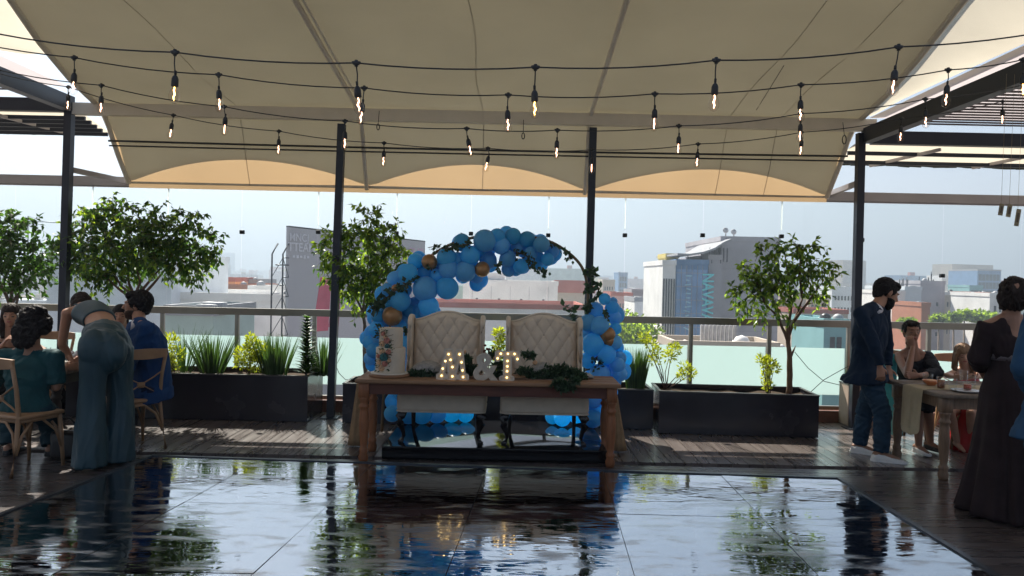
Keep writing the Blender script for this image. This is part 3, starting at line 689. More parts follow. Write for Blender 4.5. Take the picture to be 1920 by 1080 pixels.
def at(px, py, Y_): p = P(px, py, Y_); return p
def spiky(label, px, zbase, Y_, top, wpx, n, seed, m=None, lean=.35, W=.03, name='snake_plant'):
    n = int(n*2.1); W *= .55
    rn = random.Random(seed); c = P(px, 700, Y_); c.z = zbase; ztop = P(px, top, Y_).z; H = ztop-zbase; Wd = wpx*Y_/FPX/2
    b = MB()
    for i in range(n):
        a = rn.uniform(0, 6.28); r = rn.random()**.6; ox = V((math.cos(a)*Wd*.45*r, math.sin(a)*Wd*.35*r, 0))
        d = (V((math.cos(a)*lean*r, math.sin(a)*lean*r, 1))).normalized(); side = V((math.cos(a+1.57+rn.uniform(-.8, .8)), math.sin(a+1.57)*.4, 0)).normalized()
        b.blade(ox, d, side, H*rn.uniform(.6, 1.02), W*rn.uniform(.7, 1.2), V((math.cos(a)*.1*r, math.sin(a)*.1*r, -.02)))
    o = b.obj(name, m or m_blade, loc=c); return tag(o, label, 'plant')
def bushy(label, px, zbase, Y_, blobs, n, seed, ls=.05, m=None, name='shrub'):
    rn = random.Random(seed); c = P(px, 700, Y_); c.z = zbase; root = thing(name, label, 'plant', c)
    b = MB(); st = MB(); tot = sum(r*r for _, _, r in blobs)
    for (bx, by, r) in blobs:
        cc = P(bx, by, Y_)-c; R_ = r*Y_/FPX
        st.tube([V((rn.uniform(-.03, .03), 0, -.02)), lerp(V((0, 0, 0)), cc, .5)+V((rn.uniform(-.03, .03), 0, 0)), cc], [.007, .005, .002], 5)
        for _ in range(int(n*r*r/tot)):
            d = rdir(rn); p = cc+d*R_*rn.random()**.5
            b.leaf(p, (d+V((0, 0, .5))+rdir(rn)*.5), rdir(rn), ls*rn.uniform(.7, 1.3), ls*.42, 0)
    b.obj('foliage', m or m_yellowleaf, root); st.obj('stem', m_darkbark, root); return root
PYL = 8.75
bushy('yellow-green shrub beside the back of the blue suited man', 325, .48, PYL, [(318, 640, 14), (328, 665, 16), (315, 680, 12), (322, 690, 14)], 500, 21)
spiky('thin wispy reed clump right of the blue suited man', 345, .48, 8.9, 602, 70, 22, 22, lean=.55, W=.018, name='reed_plant')
spiky('tall spiky clump at the left of the long planter', 397, .48, PYL, 618, 92, 75, 23, lean=.4, W=.026)
bushy('yellow-green shrub in the middle of the long planter', 465, .48, 8.8, [(455, 665, 16), (475, 650, 16), (470, 635, 9), (492, 660, 16), (480, 680, 18), (450, 680, 10)], 1100, 24)
spiky('wide spiky clump in the middle of the long planter', 515, .48, PYL, 622, 110, 95, 25, lean=.3, W=.024)
spiky('spiky clump at the right end of the long planter', 606, .48, 8.9, 628, 70, 45, 26, lean=.4, W=.028)
spiky('dense upright reed clump right of the blue balloons', 1192, .40, 8.7, 650, 72, 130, 27, lean=.12, W=.022, name='reed_plant')
spiky('small green clump behind the standing man', 1600, .45, 9.02, 690, 40, 26, 28, lean=.3, W=.025)
# dracaena
rn = random.Random(31); c = P(574, 700, 8.7); c.z = .47; root = thing('dracaena', 'dark dracaena with tiered leaves beside the dark pole', 'plant', c); b = MB()
H = P(574, 600, 8.7).z-.47
for k in range(19):
    z_ = .05+H*.95*k/18; rad = .20-.09*k/18
    for j in range(11):
        a = 6.283*j/11+k*.7+rn.uniform(-.2, .2); d = V((math.cos(a), math.sin(a), .75+rn.uniform(-.2, .3))).normalized()
        b.blade(V((0, 0, z_)), d, V((-math.sin(a), math.cos(a), 0)), rad*rn.uniform(.9, 1.25), .042, V((0, 0, -.35)), 0, 3)
b.obj('foliage', m_leafd, root); MB().tube([(0, 0, -.03), (0.005, 0, H*.9)], .014, 8).obj('stem', m_bark, root)
bushy('bright yellow-green shrub seen between the two armchairs', 936, .42, 8.75, [(936, 625, 8), (936, 645, 10), (934, 665, 11), (938, 690, 12)], 620, 32, .055)
bushy('yellow-green shrub with leaning branch, right of the blue balloons', 1248, .42, 8.75, [(1207, 632, 9), (1220, 645, 10), (1232, 660, 10), (1262, 655, 13), (1255, 668, 10), (1226, 675, 10), (1285, 690, 11), (1278, 705, 8), (1296, 700, 8)], 620, 33, .05)
bushy('small yellow-green shrub beside the airy ficus trunk', 1440, .43, 8.5, [(1428, 675, 8), (1440, 682, 13), (1452, 690, 9), (1436, 705, 8), (1439, 722, 9)], 420, 34, .05)

# wires lying on the glass
for pts, lb in (([(1490, 660), (1515, 690), (1545, 715), (1575, 722), (1600, 727)], 'thin dark wire sagging across the frosted glass by the right pole'), ([(1520, 735), (1545, 712), (1575, 695), (1592, 686)], 'thin dark wire crossing upwards over the frosted glass by the right pole'), ([(628, 682), (636, 700), (648, 712), (662, 712)], 'thin dark wire drooping beside the left centre pole')):
    tag(MB().tube([P(px, py, 9.3) for px, py in pts], .0045, 5).obj('wire', m_rubber), lb, 'wire')

# ================================================================== FURNITURE
TURN = [(.036, 0), (.042, .02), (.045, .05), (.034, .075), (.040, .09), (.040, .11), (.030, .125), (.034, .16), (.043, .25), (.046, .33), (.040, .42), (.034, .445), (.046, .46), (.046, .475), (.034, .49), (.040, .505), (.040, .52), (.047, .53), (.047, .545)]
def rustic_table(name, label, loc, rotz, L_, D_, H_, mtop, mleg, inset=.075, boards=4, ym=0):
    r = thing(name, label, 'table', loc, rotz); b = MB()
    bw_ = D_/boards
    for k in range(boards): b.rbox((0, -D_/2+bw_*(k+.5), H_-.018), (L_, bw_-.004, .036), .005, n=1)
    b.obj('tabletop', mtop, r)
    ix, iy = L_/2-inset, D_/2-inset
    a = MB(); ah = .10; az = H_-.0375-ah/2
    a.box((0, -iy-.012, az), (2*ix-.09, .024, ah)); a.box((0, iy+.012, az), (2*ix-.09, .024, ah)); a.box((-ix-.012, 0, az), (.024, 2*iy-.09, ah)); a.box((ix+.012, 0, az), (.024, 2*iy-.09, ah))
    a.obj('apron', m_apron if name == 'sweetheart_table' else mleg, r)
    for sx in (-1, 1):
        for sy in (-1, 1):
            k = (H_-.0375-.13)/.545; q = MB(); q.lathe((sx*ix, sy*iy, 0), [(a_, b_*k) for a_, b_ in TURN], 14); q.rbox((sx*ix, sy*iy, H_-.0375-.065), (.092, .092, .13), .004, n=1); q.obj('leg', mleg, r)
    return r
tl = P(665, 713, 6.66); tr = P(1165, 723, 6.66)
TX = (tl.x+tr.x)/2; TL_ = tr.x-tl.x
TH = .76
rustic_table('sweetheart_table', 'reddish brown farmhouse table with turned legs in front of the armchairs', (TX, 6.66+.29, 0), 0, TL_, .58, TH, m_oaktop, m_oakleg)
# burlap drapes hanging behind the table ends
for (px, lb, s_) in ((666, 'tan burlap cloth hanging behind the left end of the farmhouse table', -1), (1152, 'tan burlap cloth hanging behind the right end of the farmhouse table', 1)):
    top = P(px+(6 if s_ < 0 else 0), 722, 7.3); bot = P(px+(0 if s_ < 0 else 10), 790, 7.3)
    st = []
    for i in range(9):
        t = i/8; c = V((lerp(top.x, bot.x, t), 7.32, lerp(.70, .02, t))); st.append((c, V((.012+.06*t, 0, 0)), V((0, .012+.03*t, 0))))
    o = MB().loft(st, 40, 0, lambda i, a: 1+.10*math.sin(a*7+i*.2)*(i/8+.2)).obj('burlap_drape', m_burlap); tag(o, lb, 'cloth')

# wingback armchair, local: faces -Y, origin at floor under seat centre
def armchair(label, loc, rotz):
    r = thing('tufted_armchair', label, 'armchair', loc, rotz, 'beige tufted armchairs behind the farmhouse table')
    W = .76; z0, z1 = .30, 1.13
    def topz(x): 
        t = abs(x)/(W/2-.05); return z1+.085*(.5+.5*math.cos(math.pi*min(1, t**1.15*1.0)))
    nx, nz = 90, 110; vs = []; fs = []
    for j in range(nz+1):
        for i in range(nx+1):
            x = lerp(-W/2+.045, W/2-.045, i/nx); tz = topz(x); z = lerp(z0, tz, j/nz)
            u = x/.132+z/.20; v = x/.132-z/.20
            pf_ = (abs(math.sin(math.pi*u))*abs(math.sin(math.pi*v)))**.38
            edge = min(1, (tz-z)/.05, (W/2-.045-abs(x))/.04); edge = max(0, edge)
            n1 = (abs(math.sin(math.pi*u))**2+abs(math.sin(math.pi*v))**2)**.5
            btn = max(0, 1-n1/.30)
            d = (.026*pf_-.020*btn)*edge+.02*(1-(1-edge)**2)
            y = .215+.10*(z-.3)-d-.03
            vs.append(V((x, y, z)))
    for j in range(nz):
        for i in range(nx): fs.append((j*(nx+1)+i, j*(nx+1)+i+1, (j+1)*(nx+1)+i+1, (j+1)*(nx+1)+i))
    b = MB().add(vs, fs, 0, True)
    # rear shell
    n = 24; vs = []; 
    for i in range(n+1):
        x = lerp(-W/2+.04, W/2-.04, i/n); tz = topz(x)+.006
        for (z, yy) in ((z0, .215), (tz, .215+.10*(tz-.3)-.045), (tz+.0, .215+.10*(tz-.3)+.02), (z0, .28)): vs.append(V((x, yy-.0, z)))
    fs = []
    for i in range(n):
        for k in range(1, 3): fs.append((i*4+k, i*4+k+1, (i+1)*4+k+1, (i+1)*4+k))
    b.add(vs, fs, 0, False)
    b.tube([V((lerp(-W/2+.045, W/2-.045, i/30), .215+.10*(topz(lerp(-W/2+.045, W/2-.045, i/30))-.3)-.035, topz(lerp(-W/2+.045, W/2-.045, i/30))+.002)) for i in range(31)], .011, 8)
    b.obj('backrest', m_linen, r)
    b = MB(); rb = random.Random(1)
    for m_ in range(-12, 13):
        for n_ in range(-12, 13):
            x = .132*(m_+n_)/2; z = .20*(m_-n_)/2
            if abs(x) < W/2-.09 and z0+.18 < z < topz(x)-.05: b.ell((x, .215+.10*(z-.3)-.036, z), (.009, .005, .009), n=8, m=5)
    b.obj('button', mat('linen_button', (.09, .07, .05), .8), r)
    for s in (-1, 1):
        # wing: side profile (y,z) extruded in x, with soft edge
        pr3 = [(.26, .32), (.02, .32), (-.06, .50), (.0, .66), (.055, .80), (.06, 1.0), (.075, 1.10), (.11, 1.155), (.19, 1.17), (.30, 1.16), (.345, 1.12)]
        q = MB(); cxx = s*(W/2-.02)
        q.prism(pr3, (cxx, 0, 0), (0, 1, 0), (0, 0, 1), .038)
        q.tube([V((cxx, a_, b_)) for a_, b_ in pr3[1:]], .0235, 10)
        q.obj('wing', m_linen, r)
    q = MB().rbox((0, -.055, .385), (.84, .56, .19), .05, n=4); q.rbox((0, -.06, .455), (.80, .54, .06), .028, n=3)
    q.obj('seat', m_linen, r)
    q = MB(); q.tube([V((x, y, .30)) for x, y in ((-.41, .2), (-.415, -.30), (-.37, -.337), (.37, -.337), (.415, -.30), (.41, .2))], .008, 6); q.obj('piping', m_linen, r)
    for s in (-1, 1):
        pts = [V((s*.36, -.27, .295)), V((s*.385, -.30, .24)), V((s*.385, -.305, .19)), V((s*.36, -.285, .12)), V((s*.35, -.275, .06)), V((s*.365, -.29, .025)), V((s*.385, -.305, .0))]
        MB().tube(pts, [.042, .044, .036, .022, .018, .022, .026], 10).obj('leg', m_darkwood, r)
        MB().tube([V((s*.32, .19, .30)), V((s*.325, .22, .14)), V((s*.33, .27, 0))], [.026, .021, .017], 8).obj('leg', m_darkwood, r)
    return r
c1 = P(832, 838, 6.98); c2 = P(1019, 838, 6.98)
r1 = armchair('beige tufted wingback armchair on the left, behind the letter M', (P(833, 700, 7.3).x, 7.33, .12), 0)
dup(r1, (P(1020, 700, 7.3).x, 7.33, .12), 0, 'beige tufted wingback armchair on the right, nearer the hoop and the reed clump')

# cross-back chair, local: faces +Y, back at -Y
def crossback(label, loc, rotz, cushion=False):
    r = thing('cross_back_chair', label, 'chair', loc, rotz, 'beech cross back chairs at the guest tables')
    sh = .455
    MB().rbox((0, .0, sh-.015), (.43, .41, .035), .014, n=2).obj('seat', m_tan, r)
    MB().rbox((0, .0, sh-.045), (.39, .37, .028), .008, n=1).obj('seat_frame', m_tan, r)
    for s in (-1, 1):
        MB().tube([V((s*.185, .175, sh-.03)), V((s*.195, .19, .2)), V((s*.205, .20, 0))], [.019, .018, .014], 8).obj('leg', m_tan, r)
        MB().tube([V((s*.215, -.27, 0)), V((s*.195, -.215, .25)), V((s*.185, -.19, sh)), V((s*.19, -.215, .66)), V((s*.205, -.265, .86))], [.015, .018, .019, .017, .016], 8).obj('leg', m_tan, r)
        MB().tube([V((s*.19, -.225, .70)), V((s*.11, -.225, .65)), V((-s*.02, -.215, .58)), V((-s*.12, -.20, .52)), V((-s*.175, -.19, .475))], [.011]*5, 8, flat=.5).obj('cross_slat', m_tan, r)
        MB().tube([V((s*.20, .185, .16)), V((s*.185, .14, .30)), V((s*.17, .03, .40)), V((s*.17, -.06, .40)), V((s*.185, -.16, .30)), V((s*.20, -.22, .16))], .011, 8).obj('brace', m_tan, r)
    MB().tube([V((-.19, .185, .16)), V((-.14, .175, .32)), V((-.04, .17, .40)), V((.04, .17, .40)), V((.14, .175, .32)), V((.19, .185, .16))], .011, 8).obj('brace', m_tan, r)
    MB().tube([V((-.20, -.23, .16)), V((-.14, -.205, .32)), V((-.04, -.19, .40)), V((.04, -.19, .40)), V((.14, -.205, .32)), V((.20, -.23, .16))], .011, 8).obj('brace', m_tan, r)
    # top rail (curved wide slat)
    vs = []; fs = []
    for i in range(13):
        t = i/12; x = lerp(-.215, .215, t); y = -.262-.035*math.sin(math.pi*t); hh = .034+.012*math.sin(math.pi*t)
        for (dy, dz) in ((.011, -hh), (.011, hh), (-.011, hh), (-.011, -hh)): vs.append(V((x, y+dy, .865+dz)))
    for i in range(12):
        for k in range(4): fs.append((i*4+k, i*4+(k+1) % 4, (i+1)*4+(k+1) % 4, (i+1)*4+k))
    fs += [(3, 2, 1, 0), (48, 49, 50, 51)]
    MB().add(vs, fs, 0, False).obj('top_rail', m_tan, r)
    MB().rbox((0, -.213, .585), (.07, .03, .05), .01, n=1).obj('medallion', m_tan, r)
    return r
cA = PZ(50, 880, 0)
ch1 = crossback('beech cross back chair at the far left under the woman in teal knit', (-4.10, 6.30, 0), R(-20)); ch1.scale = (1, 1, 1.06)
ch2 = dup(ch1, (-3.61, 7.10, 0), R(50), 'beech cross back chair under the man in the blue suit')
ch3 = dup(ch1, (4.86, 7.95, 0), R(172), 'beech cross back chair beneath the child in red at the right table')
ch4 = dup(ch1, (4.28, 8.2, 0), R(180), 'beech cross back chair behind the woman with her hand at her mouth')
ch5 = dup(ch1, (-5.25, 8.35, 0), R(180), 'beech cross back chair hidden behind the far side of the left table')
ch6 = dup(ch1, (-4.32, 8.1, 0), R(200), 'beech cross back chair of the half hidden guest beyond the suited man')

# guest tables
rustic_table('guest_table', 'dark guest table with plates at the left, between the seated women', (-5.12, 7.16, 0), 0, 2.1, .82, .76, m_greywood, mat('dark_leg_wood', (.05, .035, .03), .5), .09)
GX = P(1672, 700, 7.3).x
gt = rustic_table('guest_table', 'weathered farmhouse guest table with glasses and a cream runner at the right', (GX+1.1, 6.93, 0), 0, 2.2, .96, .765, m_greywood, mat('aged_leg_wood', (.21, .13, .08), .5, 0, .3, 7, bump=.2, bs=40, stretch=(8, 8, 1)), .085)
# cream runner draped over the table end
b = MB(); yc = 6.88; vs = []; fs = []
prf = [(1.9, .771), (1.0, .770), (.3, .770), (.03, .770), (-.012, .762), (-.02, .70), (-.025, .6), (-.03, .5), (-.035, .40), (-.04, .325)]
n = 24
for i, (dx, z) in enumerate(prf):
    for j in range(n+1):
        t = j/n; w_ = .17 if i < 5 else .17-.0*(i-5)
        f_ = .012*math.sin(t*14)*(max(0, i-4)/5); zz = z+(.05*(2*t-1)**2*1.3 if i == len(prf)-1 else 0)
        vs.append(V((GX+dx+f_-(.004 if i > 3 else 0), yc+(2*t-1)*w_, zz)))
for i in range(len(prf)-1):
    for j in range(n): fs.append((i*(n+1)+j, i*(n+1)+j+1, (i+1)*(n+1)+j+1, (i+1)*(n+1)+j))
tag(MB().add(vs, fs, 0, True).obj('table_runner', m_cream_cloth), 'cream cloth runner hanging over the end of the right guest table', 'table runner')
# tableware on the right table
def tumbler(label, loc, h=.11, r_=.035, fill=None, cat='glass', group=None):
    t_ = thing('drinking_glass', label, cat, loc, 0, group)
    g = MB(); g.lathe((0, 0, 0), [(r_*.85, .001), (r_*.88, .004), (r_, h), (r_-.003, h), (r_*.84, .008), (.001, .008)], 18); g.obj('glass_body', m_pane if not fill else m_bulb, t_)
    if fill: MB().lathe((0, 0, .009), [(r_*.82, 0), (r_*.92, h*.65), (.001, h*.655)], 18).obj('drink', fill, t_)
    return t_
def bowl(label, loc, r_, h, m1, m2=None, cat='bowl'):
    t_ = thing('bowl', label, cat, loc); g = MB()
    g.lathe((0, 0, 0), [(r_*.45, .001), (r_*.5, .006), (r_*.85, h*.6), (r_, h), (r_-.006, h), (r_*.8, h*.55), (.001, .012)], 22); g.obj('dish', m1, t_)
    if m2: MB().lathe((0, 0, .012), [(r_*.5, 0), (r_*.8, h*.6), (r_*.5, h*.8), (.001, h*.9)], 18).obj('food', m2, t_)
    return t_
TZ = .7665
def ot(px, Y_): return (P(px, 700, Y_).x, Y_, TZ)
bowl('orange bowl of snacks near the end of the right table', ot(1746, 6.98)[:2]+(TZ+.005,), .075, .05, m_orange, m_peach)
tumbler('round water glass behind the orange bowl', ot(1740, 7.2), .085, .045)
tumbler('jar glass with dark amber drink beside the orange bowl', ot(1765, 6.8), .11, .036, m_amber)
tumbler('clear glass next to the amber jar, nearest the table corner', ot(1787, 6.75), .105, .038, None, 'glass', 'clear tumblers on the right table')
tumbler('tall clear glass behind the row of tumblers', ot(1807, 7.05), .14, .036, None, 'glass', 'clear tumblers on the right table')
tumbler('clear glass close to the gowned woman, right of the others', ot(1822, 6.85), .12, .036, None, 'glass', 'clear tumblers on the right table')
tumbler('glass with red dip inside at the right end of the tumblers', ot(1815, 6.7), .07, .036, m_dip)
t_ = thing('dinner_plate', 'white dinner plate with cutlery near the gowned woman', 'plate', ot(1812, 6.62)); MB().lathe((0, 0, 0), [(.06, .001), (.07, .004), (.12, .016), (.12, .019), (.07, .008), (.001, .006)], 28).obj('plate_body', m_china, t_)
MB().box((-.03, 0, .022), (.2, .014, .003), M.Rotation(R(25), 3, 'Z')).obj('knife', m_rail, t_)
# tableware on the left table
def otl(px, Y_): return (P(px, 690, Y_).x, Y_, .7615)
t_ = thing('drink_cup', 'clear cup of pink drink with two straws on the left table', 'cup', otl(90, 7.0)); MB().lathe((0, 0, 0), [(.034, .001), (.044, .13), (.041, .13), (.032, .006), (.001, .006)], 18).obj('cup_body', m_bulb, t_)
MB().lathe((0, 0, .007), [(.031, 0), (.039, .105), (.001, .106)], 18).obj('drink', mat('pink_drink', (.6, .16, .08), .4, var=.4, vs=30), t_)
for dx in (-.01, .012): MB().tube([V((dx*.5, 0, .02)), V((dx*2, 0, .19))], .0035, 6).obj('straw', m_blk, t_)
bowl('crumpled white napkin in a dish at the end of the left table', otl(132, 6.92), .075, .035, m_china, m_shirt, 'dish')
tumbler('stemless glass behind the dish on the left table', otl(128, 7.15), .12, .04)
t_ = thing('dinner_plate', 'white plate under the arm of the woman in teal knit', 'plate', otl(88, 6.85)); MB().lathe((0, 0, 0), [(.06, .001), (.07, .004), (.12, .016), (.12, .019), (.07, .008), (.001, .006)], 28).obj('plate_body', m_china, t_)
t_ = bowl('small bouquet bowl of pale flowers beside the glass on the left table', otl(140, 7.3), .05, .05, m_china, None, 'flowers')
q = MB(); rn = random.Random(4)
for _ in range(14): q.ell(V((rn.uniform(-.04, .04), rn.uniform(-.04, .04), .07+rn.uniform(-.02, .05))), .018, jit=.5, n=8, m=6)
q.obj('blossom', m_shirt, t_)

# ---------------------------------------------------------------- marquee letters
def px_outline(pts, x0, y0, x1, y1, w_, h_):
    return [((x-x0)/(x1-x0)*w_-w_/2, (y1-y)/(y1-y0)*h_) for x, y in pts]
LY = 6.78
Mo = [(200, 240), (285, 240), (320, 400), (350, 240), (400, 240), (432, 500), (468, 520), (468, 570), (365, 570), (365, 525), (385, 500), (372, 390), (340, 500), (345, 570), (235, 570), (240, 520), (250, 500), (222, 380), (205, 500), (215, 570), (120, 570), (120, 525), (158, 500), (215, 262)]
Mo = [(198, 232), (292, 232), (306, 395), (342, 232), (402, 232), (432, 505), (470, 515), (470, 570), (362, 570), (362, 515), (392, 505), (380, 395), (352, 395), (330, 505), (345, 515), (345, 570), (232, 570), (232, 515), (250, 505), (236, 360), (215, 360), (196, 505), (215, 515), (215, 570), (118, 570), (118, 515), (152, 505), (212, 300)]
def letter(name, label, outline, bulbs, pxc):
    c = P(pxc, 700, LY); k = LY/FPX/6.0
    r = thing(name, label, 'letter', (c.x, LY, TH+.001))
    xs = [p[0] for p in outline]; cx = (min(xs)+max(xs))/2
    o = [((x-cx)*k, (572-y)*k) for x, y in outline]
    MB().prism(o, (0, .0, 0), (1, 0, 0), (0, 0, 1), .03).obj('letter_body', m_letter, r)
    n = len(o); q = MB()
    for i in range(n):
        a_, b_ = o[i], o[(i+1) % n]; q.beam((a_[0], -.022, a_[1]), (b_[0], -.022, b_[1]), .014, .004, up=V((0, 1, 0)))
    q.obj('letter_rim', m_white, r)
    for x, y in bulbs: MB().ell(((x-cx)*k, -.024, (572-y)*k), .0088, n=10, m=6).obj('bulb', m_bulbglow, r)
letter('letter_m', 'cream marquee letter M lit by small warm bulbs', [(x, y) for x, y in Mo], [(245, 287), (210, 365), (182, 450), (170, 530), (368, 285), (392, 375), (405, 465), (412, 540), (290, 430), (292, 535), (268, 350)], 849)
To = [(838, 245), (1105, 245), (1105, 355), (1065, 355), (1055, 300), (1012, 295), (1012, 515), (1045, 530), (1045, 570), (890, 570), (890, 530), (932, 515), (932, 295), (890, 300), (880, 350), (838, 350)]
letter('letter_t', 'cream marquee letter T lit by small warm bulbs', To, [(895, 268), (975, 268), (1050, 268), (860, 322), (1083, 325), (972, 350), (972, 410), (970, 465), (968, 535)], 951)
# ampersand
def text_obj(s, size, depth, name, m, parent=None, loc=(0, 0, 0), rot=(R(90), 0, 0), bevel=0, sx=1, off=0):
    cu = bpy.data.curves.new(name, 'FONT'); cu.body = s; cu.size = size; cu.extrude = depth/2; cu.bevel_depth = bevel; cu.offset = off; cu.align_x = 'CENTER'; cu.resolution_u = 6
    o = bpy.data.objects.new(name, cu); C.objects.link(o); dg = bpy.context.evaluated_depsgraph_get(); dg.update()
    me = bpy.data.meshes.new_from_object(o.evaluated_get(dg)); bpy.data.objects.remove(o); o = bpy.data.objects.new(name, me); C.objects.link(o)
    me.materials.clear(); me.materials.append(m); o.location = loc; o.rotation_euler = rot; o.scale = (sx, 1, 1)
    if parent: o.parent = parent
    return o
ca = P(909, 700, LY)
oa = text_obj('&', .345, .03, 'ampersand', m_letter, loc=(ca.x, LY, TH+.006), sx=.98, bevel=.002, off=.008)
tag(oa, 'cream unlit ampersand sign standing between the M and the T', 'sign')

# ---------------------------------------------------------------- cake
cY = 6.92; cc = P(731, 700, cY)
st_ = thing('cake_stand', 'round wood slab under the wedding cake', 'cake stand', (cc.x, cY, TH)); MB().lathe((0, 0, 0), [(.185, .001), (.19, .006), (.19, .024), (.185, .028), (.001, .028)], 32).obj('slab', m_board, st_)
MB().lathe((0, 0, .028), [(.172, .0), (.175, .004), (.175, .01), (.001, .011)], 32).obj('cake_plate', m_cream, st_)
ck = thing('wedding_cake', 'two tier ivory cake with a cascade of pink and teal flowers', 'cake', (cc.x+.005, cY, TH+.0392))
MB().lathe((0, 0, 0), [(.134, 0), (.136, .01), (.136, .222), (.130, .230), (.001, .231)], 36).obj('tier', m_icing, ck)
MB().lathe((0, 0, .2315), [(.108, 0), (.110, .008), (.110, .172), (.104, .180), (.001, .181)], 36).obj('tier', m_icing, ck)
rn = random.Random(9)
for k, (fx, fz, fr_, fm) in enumerate([(-.055, .36, .022, m_rose), (-.02, .30, .028, m_rose), (-.06, .27, .026, m_peach), (-.015, .245, .024, m_teal), (.0, .20, .024, m_rose), (-.055, .20, .028, m_peach), (-.04, .15, .038, m_teal), (-.085, .10, .025, m_peach), (-.03, .09, .026, m_rose), (-.06, .05, .03, m_peach), (-.035, .33, .02, m_peach), (.01, .12, .018, m_peach), (-.095, .155, .02, m_rose)]):
    rad = .136 if fz < .23 else .110
    yy = -math.sqrt(max(.001, rad*rad-fx*fx)); q = MB()
    for ring in range(3):
        for j in range(5+ring*2):
            a = 6.283*j/(5+ring*2)+ring; q.ell((fx+math.cos(a)*fr_*.32*(ring+.3), yy-.012+ring*.003, fz+math.sin(a)*fr_*.32*(ring+.3)), (fr_*.36, fr_*.2, fr_*.36), n=7, m=5)
    q.obj('flower', fm, ck)
q = MB()
for _ in range(110):
    t = rn.random(); z = lerp(.40, .01, t); x = -.04+rn.uniform(-.07, .07)-.02*math.sin(z*20); rad = .137 if z < .23 else .112
    x = max(-rad+.004, min(rad-.004, x)); y = -math.sqrt(rad*rad-x*x); q.leaf(V((x, y, z)), V((rn.uniform(-1, 1), -.7, rn.uniform(-.7, .7))), rdir(rn), .035, .014)
for _ in range(40):
    q.leaf(V((-.1+rn.uniform(-.03, .03), -.03, .38+rn.uniform(-.06, .05))), V((rn.uniform(-1, .2), -.4, rn.uniform(-.3, .8))), rdir(rn), .04, .018)
q.obj('leaves', m_eucal, ck)
q = MB()
for _ in range(16):
    z = rn.uniform(.05, .35); x0_ = -.03; rad = .14 if z < .23 else .114; q.tube([V((x0_, -rad, z)), V((x0_+rn.uniform(.02, .08), -rad-.004, z+rn.uniform(-.03, .04)))], .0022, 4)
q.obj('twig', m_darkbark, ck)

# ---------------------------------------------------------------- greenery garland & lace on the table
def leafpile(b, rn, blobs, n, L_, droopf=.3):
    tot = sum(r for *_, r in blobs)
    for (x, y, z, r) in blobs:
        for _ in range(int(n*r/tot)):
            d = rdir(rn); d.z = abs(d.z); p = V((x, y, z))+V((d.x*r*1.5, d.y*r*.8, d.z*r))*rn.random()**.4
            b.leaf(p, (rdir(rn)+V((0, -.35, .1))), rdir(rn), L_*rn.uniform(.7, 1.25), L_*rn.uniform(.35, .5), 0)
rn = random.Random(77); b = MB(); bl = []
for px, py, r in ((776, 704, 7), (790, 706, 8), (806, 708, 7), (878, 692, 11), (872, 675, 8), (884, 700, 9), (938, 690, 12), (936, 705, 9), (992, 670, 9), (985, 700, 10), (1000, 707, 10), (1015, 708, 12), (1030, 700, 13), (1045, 708, 13), (1058, 700, 14), (1072, 705, 12), (1086, 708, 9), (1050, 695, 10), (926, 668, 7)):
    p = P(px, py, 6.93); bl.append((p.x, p.y, max(p.z, TH+.015), r*6.93/FPX))
for px, py, r in ((1045, 722, 8), (1058, 724, 9), (1068, 728, 6), (1052, 731, 5), (1078, 716, 7)):
    p = P(px, py, 6.63); bl.append((p.x, p.y, p.z, r*6.63/FPX))
o_ = thing('greenery_garland', 'dark green leaf garland along the farmhouse table, spilling over the front edge', 'garland', (0, 0, 0))
leafpile(b, rn, bl, 3300, .052); b.obj('foliage', m_eucal, o_)
MB().tube([P(px, py, 6.86) for px, py in ((772, 710), (810, 709), (880, 708), (940, 709), (1000, 712), (1060, 712), (1090, 712))], .006, 6).obj('stem', m_darkbark, o_)
rn = random.Random(78); b = MB()
for px, py, rr, mm in ((935, 662, 7, 0), (946, 668, 6, 0), (929, 672, 5, 0), (1003, 680, 5, 0), (872, 660, 4, 1)):
    p = P(px, py, 6.9)
    for j in range(16): b.ell(p+rdir(rn)*rr*.0028, rr*.0022, n=7, m=5)
tag(b.obj('rose_cluster', m_peach), 'small cluster of peach roses tucked between ampersand and T', 'flowers')
def heap(label, pts, Y_, seed, m, cat='cloth', name='lace_wrap'):
    rn = random.Random(seed); b = MB()
    a_, c_ = P(*pts[0], Y_), P(*pts[-1], Y_); st = []
    for i in range(15):
        t = i/14; p = lerp(a_, c_, t); z = TH+.004; k = math.sin(math.pi*min(1, max(0.03, t)))**.5
        hh = pts[1][0]*k; st.append((V((p.x, Y_, TH+.006+hh*.5)), V((0, .10*k+.01, 0)), V((0, 0, hh*.5+.003))))
    b.loft(st, 36, 0, lambda i, a: 1+.16*NZ.noise(V((i*.9, math.cos(a)*2.2, math.sin(a)*2.2+seed)))+.06*math.sin(a*9+i))
    tag(b.obj(name, m), label, cat)
heap('bundle of white lace cloth between the cake and the M', ((767, 690), (.13, 0), (838, 690)), 7.02, 3, m_lace)
heap('bundle of white lace cloth right of the T', ((985, 690), (.14, 0), (1052, 695)), 7.02, 5, m_lace)
heap('flat folded lace cloth at the right end of the garland', ((1072, 700), (.045, 0), (1114, 705)), 7.05, 8, m_lace)
jr = thing('lantern_jar', 'small glass jar with dried brown blooms between the armchairs', 'jar', (P(916, 690, 7.1).x, 7.1, TH)); MB().lathe((0, 0, 0), [(.035, .001), (.045, .02), (.045, .13), (.035, .15), (.035, .17), (.032, .17), (.001, .004)], 18).obj('jar_glass', m_bulb, jr)
q = MB(); rn = random.Random(12)
for _ in range(26): q.ell(V((rn.uniform(-.045, .045), rn.uniform(-.03, .03), .22+rn.uniform(-.05, .07))), .012, jit=.6, n=7, m=5)
